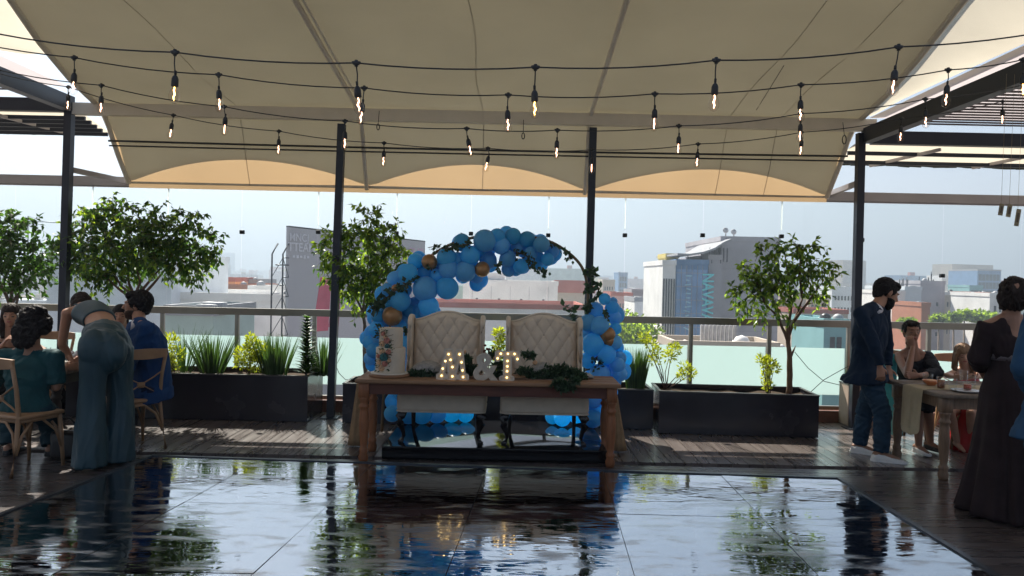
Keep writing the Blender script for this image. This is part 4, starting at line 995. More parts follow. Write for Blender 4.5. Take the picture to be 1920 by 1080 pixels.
q.tube([V((0, 0, .01)), V((0, 0, .22))], .004, 5); q.obj('dried_flower', mat('dried_bloom', (.16, .06, .035), .8, var=.4, vs=40), jr)
MB().rbox((.035, -.02, .19), (.03, .03, .07), .008).obj('tag_card', m_shirt, jr)

# ================================================================== BALLOON ARCH
AY = 7.98
ac = P(915, 626, AY); ar_ = 196*AY/FPX
arch = thing('balloon_arch', 'blue balloon garland with bronze accents on a gold hoop', 'balloon arch', (ac.x, AY, 0))
A0 = V((ac.x, AY, 0))
hp = [(1096, 806), (1100, 700), (1101, 600), (1102, 545), (1092, 503), (1066, 474), (1028, 452), (980, 443), (930, 441), (880, 447), (835, 463), (795, 490), (762, 525), (742, 565), (730, 620), (722, 700), (716, 800)]
HP = [P(px, py, AY+.03)-A0 for px, py in hp]; HP[0].z = HP[-1].z = .01
sm_ = []
for i in range(len(HP)-1):
    p0_, p1_, p2_, p3_ = HP[max(i-1, 0)], HP[i], HP[i+1], HP[min(i+2, len(HP)-1)]
    for j in range(6):
        t = j/6; sm_.append(.5*((2*p1_)+(p2_-p0_)*t+(2*p0_-5*p1_+4*p2_-p3_)*t*t+(3*p1_-p0_-3*p2_+p3_)*t**3))
sm_.append(HP[-1]); MB().tube(sm_, .016, 8).obj('hoop', m_hoop, arch)
def bal_mesh(nm, m):
    b = MB(); prof_ = []
    for i in range(17):
        th = -math.pi/2+math.pi*i/16; k = 1 if th > 0 else 1-.10*(math.sin(th)**4)
        prof_.append((math.cos(th)*k, math.sin(th)*(1.0 if th > 0 else 1.10)))
    b.lathe((0, 0, 0), prof_, 22); b.lathe((0, 0, -1.2), [(.09, 0), (.05, .06), (.03, .12)], 8)
    o = b.obj(nm, m); me = o.data; bpy.data.objects.remove(o); return me
bm1, bm2, bm3 = bal_mesh('balloon', m_bal), bal_mesh('balloon', m_bal2), bal_mesh('bronze_balloon', m_gold)
BL = [(503, 95, 40), (618, 85, 52), (680, 62, 36), (760, 62, 38), (832, 78, 38), (905, 103, 38), (700, 110, 40), (545, 160, 45), (635, 185, 40), (735, 175, 38), (790, 120, 35), (425, 170, 45), (480, 185, 38), (800, 215, 35), (740, 230, 34), (520, 240, 48), (575, 268, 32), (960, 140, 30), (935, 180, 30), (885, 175, 32), (435, 230, 45), (850, 150, 32), (600, 130, 40),
 (268, 187, 36), (385, 225, 32), (230, 250, 45), (165, 280, 38), (320, 250, 38), (378, 262, 32), (318, 330, 58), (428, 325, 52), (125, 330, 28), (205, 330, 40), (190, 390, 48), (270, 410, 38), (335, 415, 46), (150, 400, 35), (240, 440, 36), (320, 445, 30), (90, 490, 40), (215, 490, 42), (75, 465, 30), (35, 600, 32), (40, 680, 32), (230, 600, 45), (235, 650, 40), (250, 560, 34), (185, 520, 35), (110, 440, 30), (210, 720, 40), (90, 570, 40), (130, 650, 44), (100, 740, 40), (160, 790, 44), (70, 530, 36), (60, 640, 38), (110, 520, 40), (275, 500, 40), (60, 590, 30), (290, 440, 40),
 (160, 900, 42), (230, 1000, 46), (300, 1010, 46), (375, 1010, 42), (450, 1010, 42), (520, 1005, 38), (200, 850, 45), (150, 960, 38),
 (1225, 380, 27), (1268, 392, 20), (1175, 437, 40), (1265, 425, 32), (1275, 475, 32), (1140, 500, 40), (1200, 515, 45), (1280, 530, 28), (1165, 610, 52), (1275, 600, 35), (1135, 560, 35), (1230, 660, 48), (1300, 680, 32), (1140, 690, 38), (1245, 705, 36), (1300, 760, 35), (1200, 760, 48), (1270, 800, 35), (1290, 715, 36), (1262, 765, 38), (1250, 850, 38), (1150, 780, 35), (1160, 880, 50), (1180, 940, 42), (1130, 960, 40), (1165, 1015, 44), (1080, 1015, 42), (1010, 1015, 38), (960, 1010, 33), (1120, 850, 40), (1230, 880, 44), (1235, 960, 40)]
GB = [(605, 230, 35), (338, 192, 36), (150, 465, 46), (1240, 560, 36), (1215, 580, 22), (1250, 592, 28), (165, 325, 18)]
rn = random.Random(42)
for k, (x, y, r) in enumerate(BL+GB):
    px, py = 680+x/2.7, 420+y/2.7; gold = k >= len(BL)
    big = r > 43; dy = -.10 if (gold or big) else rn.uniform(-.08, .14)
    Y_ = AY+dy; p = P(px, py, Y_); rr = r/2.7*Y_/FPX*1.12
    zmin = .12+rr if abs(p.x+.13) < 1.04+rr*.5 and Y_ < 8.25 else rr
    p.z = max(p.z, zmin+.004)
    o = bpy.data.objects.new('bronze_balloon' if gold else 'balloon', bm3 if gold else (bm1 if rn.random() < .55 else bm2)); C.objects.link(o); o.parent = arch
    o.location = p-A0; dirv = V((ac.x, AY+.03, ac.z))+((V((p.x, 0, p.z))-V((ac.x, 0, ac.z))).normalized()*ar_)
    tdir = (p-V((dirv.x, AY+.05, dirv.z))); tdir = tdir if tdir.length > .03 else V((0, -1, .2))
    o.rotation_euler = (tdir.normalized()*.8+V((rn.uniform(-.3, .3), -.4, rn.uniform(-.3, .3)))).to_track_quat('Z', 'Y').to_euler(); o.scale = (rr, rr, rr)
q = MB()
for k, (x, y, r) in enumerate(BL):
    if y > 840 or (x > 1100 and rn.random() < .4): continue
    for _ in range(1 if y > 500 else 2):
        px, py = 680+(x+rn.uniform(-34, 34))/2.7, 420+(y+rn.uniform(-24, 34))/2.7; Y_ = AY+.17+rn.uniform(-.03, .1)
        p = P(px, py, Y_)-A0; rr = rn.uniform(30, 42)/2.7*Y_/FPX
        if p.z-rr < .14: continue
        q.ell(p, (rr, rr, rr*1.08), n=18, m=12)
tag(q.obj('balloons_behind', m_bal, arch), kind='stuff')
# eucalyptus sprigs on the arch
def sprig(pts, n, r, L_, seed, Y_=AY-.16):
    rn = random.Random(seed); b = MB(); pp = [P(px, py, Y_)-A0 for px, py in pts]; b2 = []
    for i in range(len(pp)-1):
        for j in range(5): b2.append(lerp(pp[i], pp[i+1], j/5))
    b2.append(pp[-1]); b.tube(b2, .004, 5, 1)
    for _ in range(n):
        t = rn.random()*(len(pp)-1); i = min(int(t), len(pp)-2); p = lerp(pp[i], pp[i+1], t-i)+rdir(rn)*r*rn.random()
        b.leaf(p, rdir(rn)+V((0, -.2, -.3)), rdir(rn)+V((0, -1, 0)), L_*rn.uniform(.7, 1.2), L_*rn.uniform(.6, .9), 0)
    b.obj('leaf_sprig', [m_eucal, m_darkbark], arch)
Z = lambda x, y: (680+x/2.7, 420+y/2.7)
sprig([Z(400, 125), Z(470, 115), Z(550, 95)], 60, .05, .055, 1)
sprig([Z(60, 420), Z(110, 380), Z(190, 320), Z(270, 270)], 90, .06, .06, 2)
sprig([Z(60, 440), Z(80, 400), Z(100, 390)], 35, .06, .07, 3)
sprig([Z(770, 140), Z(830, 160), Z(860, 220), Z(900, 235), Z(930, 240)], 75, .06, .05, 4)
sprig([Z(910, 100), Z(980, 110), Z(1040, 150), Z(1050, 180)], 45, .04, .05, 5, AY-.03)
sprig([Z(1140, 230), Z(1175, 260), Z(1130, 320), Z(1200, 330), Z(1150, 400), Z(1140, 430)], 80, .05, .075, 6, AY-.03)
sprig([Z(1010, 410), Z(1060, 430), Z(1050, 470), Z(1120, 480)], 22, .035, .08, 7, AY-.05)
sprig([Z(330, 190), Z(350, 230)], 18, .04, .05, 8)
sprig([Z(330, 120), Z(380, 110), Z(370, 150)], 12, .04, .05, 9)
sprig([Z(680, 200), Z(695, 240)], 16, .03, .05, 10)
sprig([Z(1160, 690), Z(1190, 670), Z(1210, 700), Z(1170, 740)], 26, .04, .05, 11)
sprig([Z(215, 530), Z(240, 560)], 24, .05, .06, 12)
sprig([Z(1225, 440), Z(1240, 480)], 20, .03, .05, 13)
# paper tags hanging at the right
for px, py, h_, lb in ((1877, 393, 22, 'leftmost of the three tan paper tags hanging at the right edge'), (1892, 395, 24, 'middle tan paper tag hanging at the right edge'), (1908, 408, 32, 'lowest and longest of the three tan paper tags at the right edge')):
    c = P(px, py, 5.2); hh = h_*5.2/FPX; r_ = thing('paper_tag', lb, 'paper tag', c, 0, 'tan paper tags on a thread')
    q = MB(); q.box((0, 0, 0), (.032, .003, hh), M.Rotation(R(8), 3, 'Y')); q.obj('tag_body', m_tag, r_)
    q = MB(); q.box((.001, -.0035, .0), (.012, .002, hh*.55), M.Rotation(R(8), 3, 'Y')); q.obj('print', mat('brown_print', (.12, .08, .05)), r_)
    MB().tube([V((0, 0, hh/2)), V((.01, 0, hh/2+.9))], .001, 4).obj('thread', m_tag, r_)

# ================================================================== PEOPLE
def frame(u, f):
    u = u.normalized(); r = f.cross(u).normalized(); f = u.cross(r).normalized(); return M((r, f, u)).transposed()   # columns right, forward, up
def torso_st(J, infl=0, t0=-.14, t1=1.0, fem=False, flare=None, bulk=1.0):
    H = (J['hipR']+J['hipL'])/2; S = (J['shR']+J['shL'])/2; mid = J.get('waist', lerp(H, S, .42)); hw = (J['hipR']-J['hipL']).normalized(); sw_ = (J['shR']-J['shL']).normalized()
    tb = [(-.14, .145, .10), (0, .168 if fem else .160, .112), (.18, .148 if fem else .150, .105), (.40, .118 if fem else .142, .088), (.62, .135 if fem else .155, .105), (.80, .150 if fem else .170, .108), (.92, .140 if fem else .165, .085), (1.0, .085, .065)]
    out = []
    ts = [t0+(t1-t0)*i/14 for i in range(15)]
    for t in ts:
        for k in range(len(tb)-1):
            if tb[k][0] <= t <= tb[k+1][0]+1e-6: q = (t-tb[k][0])/(tb[k+1][0]-tb[k][0]); a, b = lerp(tb[k][1], tb[k+1][1], q), lerp(tb[k][2], tb[k+1][2], q); break
        else: a, b = tb[0][1], tb[0][2]
        tt = t; c = (1-tt)**2*H+2*tt*(1-tt)*(mid*2-(H+S)/2)+tt*tt*S if tt > 0 else H+(H-mid).normalized()*(-tt*(S-H).length)
        d = (S-H) if tt <= 0 else (2*(1-tt)*((mid*2-(H+S)/2)-H)+2*tt*(S-(mid*2-(H+S)/2)))
        d = d.normalized(); ax = lerp(hw, sw_, max(0, min(1, tt))).normalized(); ax = (ax-d*ax.dot(d)).normalized(); ay = d.cross(ax)
        fl_ = flare(t) if flare else 0
        out.append((c, ax*(a*bulk+infl+fl_), ay*(b*bulk+infl+fl_)))
    return out
def hand(mb, w_, d, palm, side, curl=.5, s=1.0):
    # w_ wrist, d direction of fingers, palm normal, side = towards the thumb
    d = d.normalized(); side = (side-d*side.dot(d)).normalized(); pn = side.cross(d).normalized()
    if pn.dot(palm) < 0: pn = -pn
    L = .095*s; st = []
    for t, a, b in ((0, .026, .019), (.3, .034, .017), (.7, .041, .015), (1.0, .038, .012)): st.append((w_+d*L*t, side*a*s, pn*b*s))
    mb.loft(st, 14)
    for k, (off, ln) in enumerate(((.031, .070), (.0105, .080), (-.0105, .074), (-.031, .058))):
        p = w_+d*L*.95+side*off*s; dd = (d+side*off*2.5).normalized(); ang = curl*(.8+.12*k); rr = .0092*s
        for seg, f_ in enumerate((.45, .32, .26)):
            dd = (dd*math.cos(ang*(.7 if seg == 0 else 1))+pn*math.sin(ang*(.7 if seg == 0 else 1))).normalized(); q = p+dd*ln*s*f_; mb.capsule(p, q, rr, rr*.92, 8); p = q; rr *= .92
    p = w_+d*L*.22+side*.026*s; dd = (d*.65+side*.75+pn*.25).normalized(); q = p+dd*.038*s; mb.capsule(p, q, .0125*s, .0108*s, 8); dd = (d+side*.25+pn*.5).normalized(); mb.capsule(q, q+dd*.03*s, .0105*s, .009*s, 8)
def mk_head(mb, hc, f, u, s=1.0):
    B = frame(u, f); X, F, U = B.col[0], B.col[1], B.col[2]
    mb.ell(hc+F*-.012*s+U*.018*s, (.074*s, .092*s, .092*s), B, 18, 12)
    mb.loft([(hc+F*(.018)*s+U*.02*s, X*.066*s, F*.072*s), (hc+F*.026*s-U*.03*s, X*.060*s, F*.066*s), (hc+F*.034*s-U*.068*s, X*.048*s, F*.055*s), (hc+F*.046*s-U*.098*s, X*.027*s, F*.036*s), (hc+F*.05*s-U*.108*s, X*.012*s, F*.02*s)], 18)
    mb.loft([(hc+F*.090*s+U*.018*s, X*.007*s, F*.008*s), (hc+F*.101*s-U*.005*s, X*.009*s, F*.013*s), (hc+F*.106*s-U*.022*s, X*.016*s, F*.016*s), (hc+F*.094*s-U*.031*s, X*.012*s, F*.01*s)], 10)   # nose
    mb.ell(hc+F*.088*s-U*.056*s, (.021*s, .010*s, .010*s), B, 10, 6)   # mouth
    mb.ell(hc+F*.080*s+U*.030*s, (.052*s, .016*s, .009*s), B, 12, 6)   # brow
    mb.ell(hc+F*.074*s-U*.097*s, (.016*s, .013*s, .012*s), B, 8, 6)    # chin
    for k in (-1, 1):
        mb.ell(hc+X*k*.075*s-F*.008*s-U*.005*s, (.010*s, .020*s, .032*s), B, 10, 8)
        mb.ell(hc+X*k*.034*s+F*.068*s-U*.012*s, (.018*s, .012*s, .014*s), B, 8, 6)
    return X, F, U
def person(label, J, skin, fem=False, s=1.0, curlR=.5, curlL=.5, skin_regions=None, group=None, bulk=1.0):
    hs = s*J.get('hs', 1.08); J['hs_'] = hs
    mb = MB(); X, F, U = mk_head(mb, J['head'], J['face'], J.get('up', V((0, 0, 1))), hs)
    S = (J['shR']+J['shL'])/2
    for k in 'RL': mb.capsule(lerp(S, J['head'], .30), lerp(S, J['sh'+k], .85)+V((0, 0, .01)), .052*s, .045*s, 12)
    mb.tube([S-V((0, 0, .03)), lerp(S, J['head'], .35), J['head']-U*.045*s-F*.015*s], [.085*s, .062*s, .058*s], 14)
    mb.loft(torso_st(J, 0, fem=fem, bulk=s*bulk), 24)
    for k in ('R', 'L'):
        sh, el, wr = J['sh'+k], J['el'+k], J['wr'+k]
        mb.capsule(lerp(S, sh, .45), sh, .062*s, .050*s, 12); mb.capsule(sh, el, .048*s, .036*s, 12); mb.capsule(el, lerp(el, wr, .35), .037*s, .039*s, 12); mb.capsule(lerp(el, wr, .35), wr, .039*s, .024*s, 12)
        hd_ = J.get('hd'+k, (wr-el).normalized()); inward = ((J['shL']-J['shR']) if k == 'R' else (J['shR']-J['shL'])).normalized()
        side = J.get('th'+k, V((F.x, F.y, .3))); hand(mb, wr, hd_, J.get('pm'+k, inward), side, curlR if k == 'R' else curlL, s)
        hp_, kn, an = J['hip'+k], J['kn'+k], J['an'+k]
        mb.capsule(hp_, lerp(hp_, kn, .5), .085*s, .072*s, 14); mb.capsule(lerp(hp_, kn, .5), kn, .072*s, .054*s, 14); mb.capsule(kn, lerp(kn, an, .35), .053*s, .054*s, 12); mb.capsule(lerp(kn, an, .35), an, .054*s, .034*s, 12)
        toe = J.get('toe'+k, V((F.x, F.y, 0))).normalized(); sole = an.z-.045*s
        mb.capsule(V((an.x, an.y, an.z-.02))-toe*.045*s, an+toe*.05*s-V((0, 0, .03*s)), .033*s, .034*s, 10); mb.capsule(an+toe*.05*s-V((0, 0, .03*s)), an+toe*.15*s-V((0, 0, .048*s)), .034*s, .020*s, 10)
    root = mb.obj('person', [skin, m_eye, m_lip]); hc = J['head']
    def reg(c):
        d = c-hc; x, f, u = d.dot(X)/hs, d.dot(F)/hs, d.dot(U)/hs
        if f > .05 and abs(abs(x)-.033) < .011 and abs(u+.005) < .0055: return 1
        if f > .055 and abs(abs(x)-.034) < .016 and abs(u-.024) < .003: return 1
        if f > .07 and abs(x) < .021 and abs(u+.057) < .007: return 2
        return 0
    remesh(root, .0065, 2, reg); tag(root, label, 'person', group); return root, (X, F, U)
def cloth(name, mb, m, parent, voxel=.009, smooth=4):
    o = mb.obj(name, m, parent); return remesh(o, voxel, smooth)
def wrinkle(o, amp, freq, stretch=(1, 1, 1), seed=0):
    me = o.data; me.calc_loop_triangles(); ns = [v.normal.copy() for v in me.vertices]
    for v, n in zip(me.vertices, ns):
        p = V((v.co.x*stretch[0], v.co.y*stretch[1], v.co.z*stretch[2]))*freq+V((seed, seed, 0)); p += V((NZ.noise(p*.5), NZ.noise(p*.5+V((7, 0, 0))), NZ.noise(p*.5+V((0, 9, 0)))))*1.2
        a_ = NZ.noise(p); b_ = NZ.noise(p*2.3+V((3, 1, 4)))
        v.co += n*amp*((1-abs(a_)*3.2)*.62+(1-abs(b_)*3.0)*.28)
    me.update()
def jacket(J, root, m, s=1.0, low=-.34, infl=.022, flare=.05, fem=False, cuff=.90, sleeve=True, bulk=1.0, shift=V((0, 0, 0))):
    mb = MB(); st = torso_st(J, infl*s, low, 1.0, fem, lambda t: flare*max(0, .15-t)/.45, s*bulk); n_ = len(st)
    st = [(c+shift*max(0, 1-i/(n_*.62))**1.3, ax, ay) for i, (c, ax, ay) in enumerate(st)]; mb.loft(st, 30); S = (J['shR']+J['shL'])/2
    for k in ('R', 'L'):
        sh, el, wr = J['sh'+k], J['el'+k], J['wr'+k]; mb.capsule(lerp(S, sh, .35), sh, .075*s, .066*s, 14); mb.capsule(lerp(S, J['head'], .22), lerp(S, sh, .9)+V((0, 0, .012)), .066*s, .058*s, 14)
        if sleeve: mb.capsule(sh, el, .066*s, .054*s, 14); mb.tube([el-(wr-el)*.05, lerp(el, wr, .1), lerp(el, wr, .5), lerp(el, wr, cuff)], [.045*s, .054*s, .048*s, .042*s], 14)
    o = cloth('jacket', mb, m, root); wrinkle(o, .012*s, 9, (1, 1, .6)); return o
def trousers(J, root, m, s=1.0, name='trousers', rk=(.098, .078, .066), long=1.0, top=.16, fem=False, infl=.012):
    mb = MB(); mb.loft(torso_st(J, infl*s, -.14, top, fem, None, s), 28)
    for k in ('R', 'L'):
        hp_, kn, an = J['hip'+k], J['kn'+k], J['an'+k]; e = lerp(kn, an, long)
        mb.capsule(hp_, lerp(hp_, kn, .45), rk[0]*s, rk[0]*.93*s, 16); mb.capsule(lerp(hp_, kn, .45), kn, rk[0]*.93*s, rk[1]*s, 16); mb.tube([kn-(e-kn)*.03, kn, lerp(kn, e, .5), e], [rk[1]*.9*s, rk[1]*s, (rk[1]+rk[2])/2*s, rk[2]*s], 16)
    o = cloth(name, mb, m, root); wrinkle(o, .012*s, 10, (1, 1, 1.6), 3); return o
def shoe(J, k, root, m, F, s=1.0, sole=None):
    an = J['an'+k]; toe = J.get('toe'+k, V((F.x, F.y, 0))).normalized(); sd_ = V((-toe.y, toe.x, 0)); z0 = an.z-.082*s
    st = []
    for t, w_, h_ in ((-.075, .022, .045), (-.06, .034, .075), (-.02, .037, .085), (.03, .038, .078), (.08, .043, .055), (.13, .044, .044), (.17, .036, .034), (.19, .018, .02)): st.append((V((an.x, an.y, z0+h_*.5*s))+toe*t*s, sd_*w_*s, V((0, 0, h_*.5*s))))
    b = MB(); b.loft(st, 18); b.obj('shoe', m, root)
    b = MB(); o_ = [(-.08, .02), (-.06, .037), (.0, .038), (.08, .046), (.14, .045), (.18, .034), (.198, .012)]; ring = [(t, w_) for t, w_ in o_]+[(t, -w_) for t, w_ in reversed(o_)]
    b.prism([(t*s, w_*s) for t, w_ in ring], V((an.x, an.y, z0+.012*s)), toe, sd_, .022*s); b.obj('sole', sole or m, root)
def hair_short(J, root, B, m, s=1.0, vol=1.0, seed=1):
    s = J.get('hs_', s)*(s if s < 1.06 else 1)
    X, F, U = B; hc = J['head']; R3 = M((X, F, U)).transposed(); mb = MB()
    mb.ell(hc-F*.028*s+U*.034*s, (.081*s*vol, .088*s*vol, .086*s*vol), R3, 22, 14); mb.ell(hc+F*.032*s+U*.080*s, (.066*s*vol, .050*s, .032*s*vol), R3, 16, 10); mb.ell(hc-F*.062*s-U*.02*s, (.062*s, .040*s, .055*s), R3, 14, 8)
    for k in (-1, 1): mb.ell(hc+X*k*.069*s+F*.012*s+U*.028*s, (.012*s, .028*s, .036*s), R3, 10, 8)
    o = cloth('hair', mb, m, root, .006, 2); wrinkle(o, .009*s, 38, (1, 1, 1), seed); return o
def beard(J, root, B, m, s=1.0):
    s = J.get('hs_', s)*(s if s < 1.06 else 1)
    X, F, U = B; hc = J['head']; R3 = M((X, F, U)).transposed(); mb = MB()
    mb.loft([(hc+F*.030*s-U*.040*s, X*.066*s, F*.060*s), (hc+F*.042*s-U*.075*s, X*.056*s, F*.056*s), (hc+F*.052*s-U*.108*s, X*.036*s, F*.042*s), (hc+F*.055*s-U*.125*s, X*.016*s, F*.022*s)], 18)
    o = cloth('beard', mb, m, root, .006, 2); wrinkle(o, .006*s, 50); return o
def collar(J, root, m, s=1.0, r_=.072, h_=.055):
    S = (J['shR']+J['shL'])/2; d = (J['head']-S).normalized(); c = S+d*.02; mb = MB(); ax = (J['shR']-J['shL']).normalized(); ax = (ax-d*ax.dot(d)).normalized(); ay = d.cross(ax)
    mb.loft([(c-d*.03, ax*(r_+.02)*s, ay*(r_+.014)*s), (c+d*h_*.4, ax*(r_+.004)*s, ay*(r_+.004)*s), (c+d*h_, ax*r_*s, ay*r_*s)], 24); mb.obj('shirt_collar', m, root)
def pp(px, py, Y_): return P(px, py, Y_)

# --- standing man in navy jacket (right)
J = dict(head=pp(1662, 550, 7.35), face=V((.85, .02, -.52)), up=V((.42, .1, .9)), hs=1.16, shR=pp(1613, 588, 7.12), shL=pp(1656, 584, 7.46), elR=pp(1640, 648, 7.02), elL=pp(1664, 650, 7.58), wrR=pp(1650, 688, 7.02), wrL=pp(1666, 690, 7.5),
         hipR=pp(1627, 703, 7.22), hipL=pp(1644, 701, 7.42), knR=pp(1655, 775, 7.18), knL=pp(1621, 772, 7.50), anR=pp(1652, 846, 7.18), anL=pp(1612, 838, 7.52), waist=pp(1630, 655, 7.33), hdR=V((.1, -.1, -1)), thR=V((1, -.1, 0)), pmR=V((0, 1, 0)), toeR=V((1, -.35, 0)), toeL=V((.75, -.5, 0)))
for k in 'RL': J['an'+k].z = .082
r_, B = person('man standing in navy jacket, jeans and white sneakers, looking down at the right table', J, m_skin, curlR=.9, curlL=.8)
jk = jacket(J, r_, m_navy, 1.0, -.10, .030, .12, bulk=1.12, shift=V((-.085, 0, 0))); trousers(J, r_, m_denim, 1.0, 'jeans', (.100, .080, .068), .97)
for k in 'RL': shoe(J, k, r_, m_sneak, B[1], 1.16)
hair_short(J, r_, B, m_hairb, 1.02, 1.06); beard(J, r_, B, m_hairb, .98); collar(J, r_, m_shirt, 1.0)
# --- woman with her hand at her mouth (right table)
J = dict(head=pp(1709, 622, 7.86), face=V((-.10, -1, -.12)), shR=pp(1684, 668, 7.9), shL=pp(1738, 670, 7.94), elR=pp(1701, 706, 7.52), elL=pp(1757, 712, 7.66), wrR=pp(1712, 656, 7.68), wrL=pp(1722, 710, 7.45), hipR=pp(1695, 745, 8.05), hipL=pp(1738, 747, 8.05), knR=pp(1722, 760, 7.62), knL=pp(1738, 762, 7.60), anR=pp(1722, 844, 7.52), anL=pp(1744, 846, 7.66),
         waist=pp(1712, 710, 8.02), hdR=V((-.25, .35, 1)), thR=V((-.6, .6, .2)), pmR=V((-.3, .9, 0)), hdL=V((-1, -.1, 0)), thL=V((0, .2, 1)), toeR=V((.1, -1, 0)), toeL=V((.35, -1, 0)))
for k in 'RL': J['an'+k].z = max(J['an'+k].z, .09)
J['elR'].z = J['elL'].z = .80; J['wrL'].z = .805; J['wrR'].z += .03
r_, B = person('seated woman in dark top resting her chin on her hand at the right table', J, m_skind, True, .95, curlR=1.0, curlL=.4)
mb = MB(); mb.loft(torso_st(J, .02, -.12, .97, True, None, .95), 28); mb.capsule(J['shL'], J['elL'], .068, .062, 14); mb.capsule(J['elL'], lerp(J['elL'], J['wrL'], .5), .06, .05, 12); o = cloth('blouse', mb, m_blackc, r_); wrinkle(o, .012, 9)
trousers(J, r_, m_blackc, .9, 'skirt', (.10, .08, .078), .12, .12, True)
mb = MB(); mb.loft([(J['shR']+V((-.05, .04, .02)), V((.05, 0, 0)), V((0, .06, 0))), (J['shR']+V((-.09, .02, -.25)), V((.07, 0, 0)), V((0, .10, 0))), (J['hipR']+V((-.13, -.05, .02)), V((.07, 0, 0)), V((0, .13, 0))), (J['hipR']+V((-.14, -.08, -.38)), V((.06, 0, 0)), V((0, .12, 0)))], 22, 0, lambda i, a: 1+.1*math.sin(a*5)); mb.obj('shawl', m_turq, r_)
for k in 'RL': shoe(J, k, r_, m_sneak if k == 'R' else m_blk, B[1], .9)
hair_short(J, r_, B, m_hairb, .97, 1.0); 
X, F, U = B; MB().ell(J['head']-F*.11+U*.02, (.045, .04, .045), n=14, m=9, jit=.1).obj('hair_bun', m_hairb, r_)
# --- child in red
J = dict(head=pp(1806, 664, 7.78), face=V((-.25, -.85, -.45)), up=V((-.2, -.25, .95)), shR=pp(1788, 700, 7.86), shL=pp(1832, 702, 7.9), elR=pp(1775, 712, 7.55), elL=pp(1845, 722, 7.6), wrR=pp(1790, 708, 7.35), wrL=pp(1828, 712, 7.4), hipR=pp(1795, 765, 8.0), hipL=pp(1836, 766, 8.0), knR=pp(1782, 772, 7.62), knL=pp(1820, 774, 7.62), anR=pp(1795, 830, 7.7), anL=pp(1822, 832, 7.7), toeR=V((0, -1, -.2)), toeL=V((.1, -1, -.2)))
J['elR'].z = J['elL'].z = .80; J['wrR'].z = J['wrL'].z = .81
r_, B = person('small fair haired child in a red dress leaning on the right table', J, m_skinl, True, .80)
mb = MB(); mb.loft(torso_st(J, .018, -.1, .95, True, None, .8), 24); o = cloth('bodice', mb, m_redc, r_)
Hc = (J['hipR']+J['hipL'])/2; st = []
for i in range(9):
    t = i/8; st.append((Hc+V((-.02, -.12*t-.12, .12-.52*t)), V((.17+.10*t, 0, 0)), V((0, .19+.08*t, 0))))
o = MB().loft(st, 60, 0, lambda i, a: 1+.09*math.sin(a*13+.6*math.sin(a*3))*(i/8)).obj('skirt', m_redc, r_)
X, F, U = B; R3 = M((X, F, U)).transposed(); mb = MB(); hc = J['head']; mb.ell(hc-F*.012+U*.036, (.080, .088, .078), R3, 20, 12)
for k in (-1, 1): mb.loft([(hc+X*k*.062+U*.03, X*.022, F*.05), (hc+X*k*.075-U*.05, X*.026, F*.045), (hc+X*k*.085-U*.15, X*.026, F*.035), (hc+X*k*.08-U*.22, X*.012, F*.02)], 14)
o = cloth('hair', mb, m_hairbl, r_, .006, 2); wrinkle(o, .008, 34, (1, 1, .3))
# --- woman in long gown, back to camera
GYY = 5.62
J = dict(head=pp(1898, 549, GYY), face=V((.15, 1, -.12)), shR=pp(1938, 612, GYY+.02), shL=pp(1850, 612, GYY), elR=pp(1950, 675, GYY+.05), elL=pp(1834, 672, GYY+.02), wrR=pp(1930, 720, GYY+.25), wrL=pp(1850, 712, GYY+.26), hipR=pp(1922, 733, GYY), hipL=pp(1872, 731, GYY), knR=pp(1920, 830, GYY), knL=pp(1868, 828, GYY), anR=pp(1922, 930, GYY), anL=pp(1866, 925, GYY), waist=pp(1895, 675, GYY), hdL=V((.5, .8, 0)), hdR=V((-.5, .8, 0)))
for k in 'RL': J['an'+k].z = .10
r_, B = person('woman in long plum brown gown seen from behind at the right edge', J, m_skin, True, 1.0)
# gown bodice with V back
mb = MB(); mb.loft(torso_st(J, .014, 0, .86, True), 32)
S = (J['shR']+J['shL'])/2
for k in 'RL':
    sh, el, wr = J['sh'+k], J['el'+k], J['wr'+k]
    mb.tube([sh+(sh-S)*.02+V((0, 0, .03)), lerp(sh, el, .5), el, lerp(el, wr, .35)], [.058, .064, .070, .062], 16, 0)
    inn = lerp(S, sh, .50)+V((0, 0, .03)); low = lerp(S, (J['hipR']+J['hipL'])/2, .42)+V((0, -.10, 0))
    for a_ in range(9):
        t = a_/8; top = lerp(inn, sh, t)+V((0, -.045+.02*t, .012-.01*t)); bt = lerp(low, lerp(S, (J['hipR']+J['hipL'])/2, .42)+((sh-S).normalized()*.13)+V((0, -.06, 0)), t); mb.capsule(top, bt, .022, .020, 8)
o = cloth('bodice', mb, m_plum, r_, .009, 5); wrinkle(o, .010, 10, (1, 1, .5))
st = []; W0 = J['waist']
hem = pp(1897, 962, GYY); 
for i in range(30):
    t = i/29; z = lerp(W0.z+.05, .012, t); wx = .135+.05*min(1, t*4)+.03*t+.09*t**2.5; wy = .105+.05*min(1, t*4)+.08*t+.14*t**2
    st.append((V((lerp(W0.x, hem.x-.05, t), GYY-.02*t, z)), V((wx, 0, 0)), V((0, wy, 0))))
o = MB().loft(st, 140, 0, lambda i, a: 1+(.02+.17*(i/29)**.8)*(abs(NZ.noise(V((math.cos(a)*3.1+i*.012, math.sin(a)*3.1, i*.02))))*2-.45)+.05*(i/29)*NZ.noise(V((math.cos(a)*9, math.sin(a)*9, i*.05)))+.012*math.sin(i*.9+a*3)*(1-i/29)).obj('gown_skirt', m_plum, r_)
MB().loft([(W0+V((0, 0, .05)), V((.150, 0, 0)), V((0, .118, 0))), (W0+V((0, 0, .0)), V((.150, 0, 0)), V((0, .12, 0)))], 40, 0, lambda i, a: 1+.02*math.sin(a*12)).obj('waist_sash', mat('silver_thread', (.14, .11, .12), .5), r_)
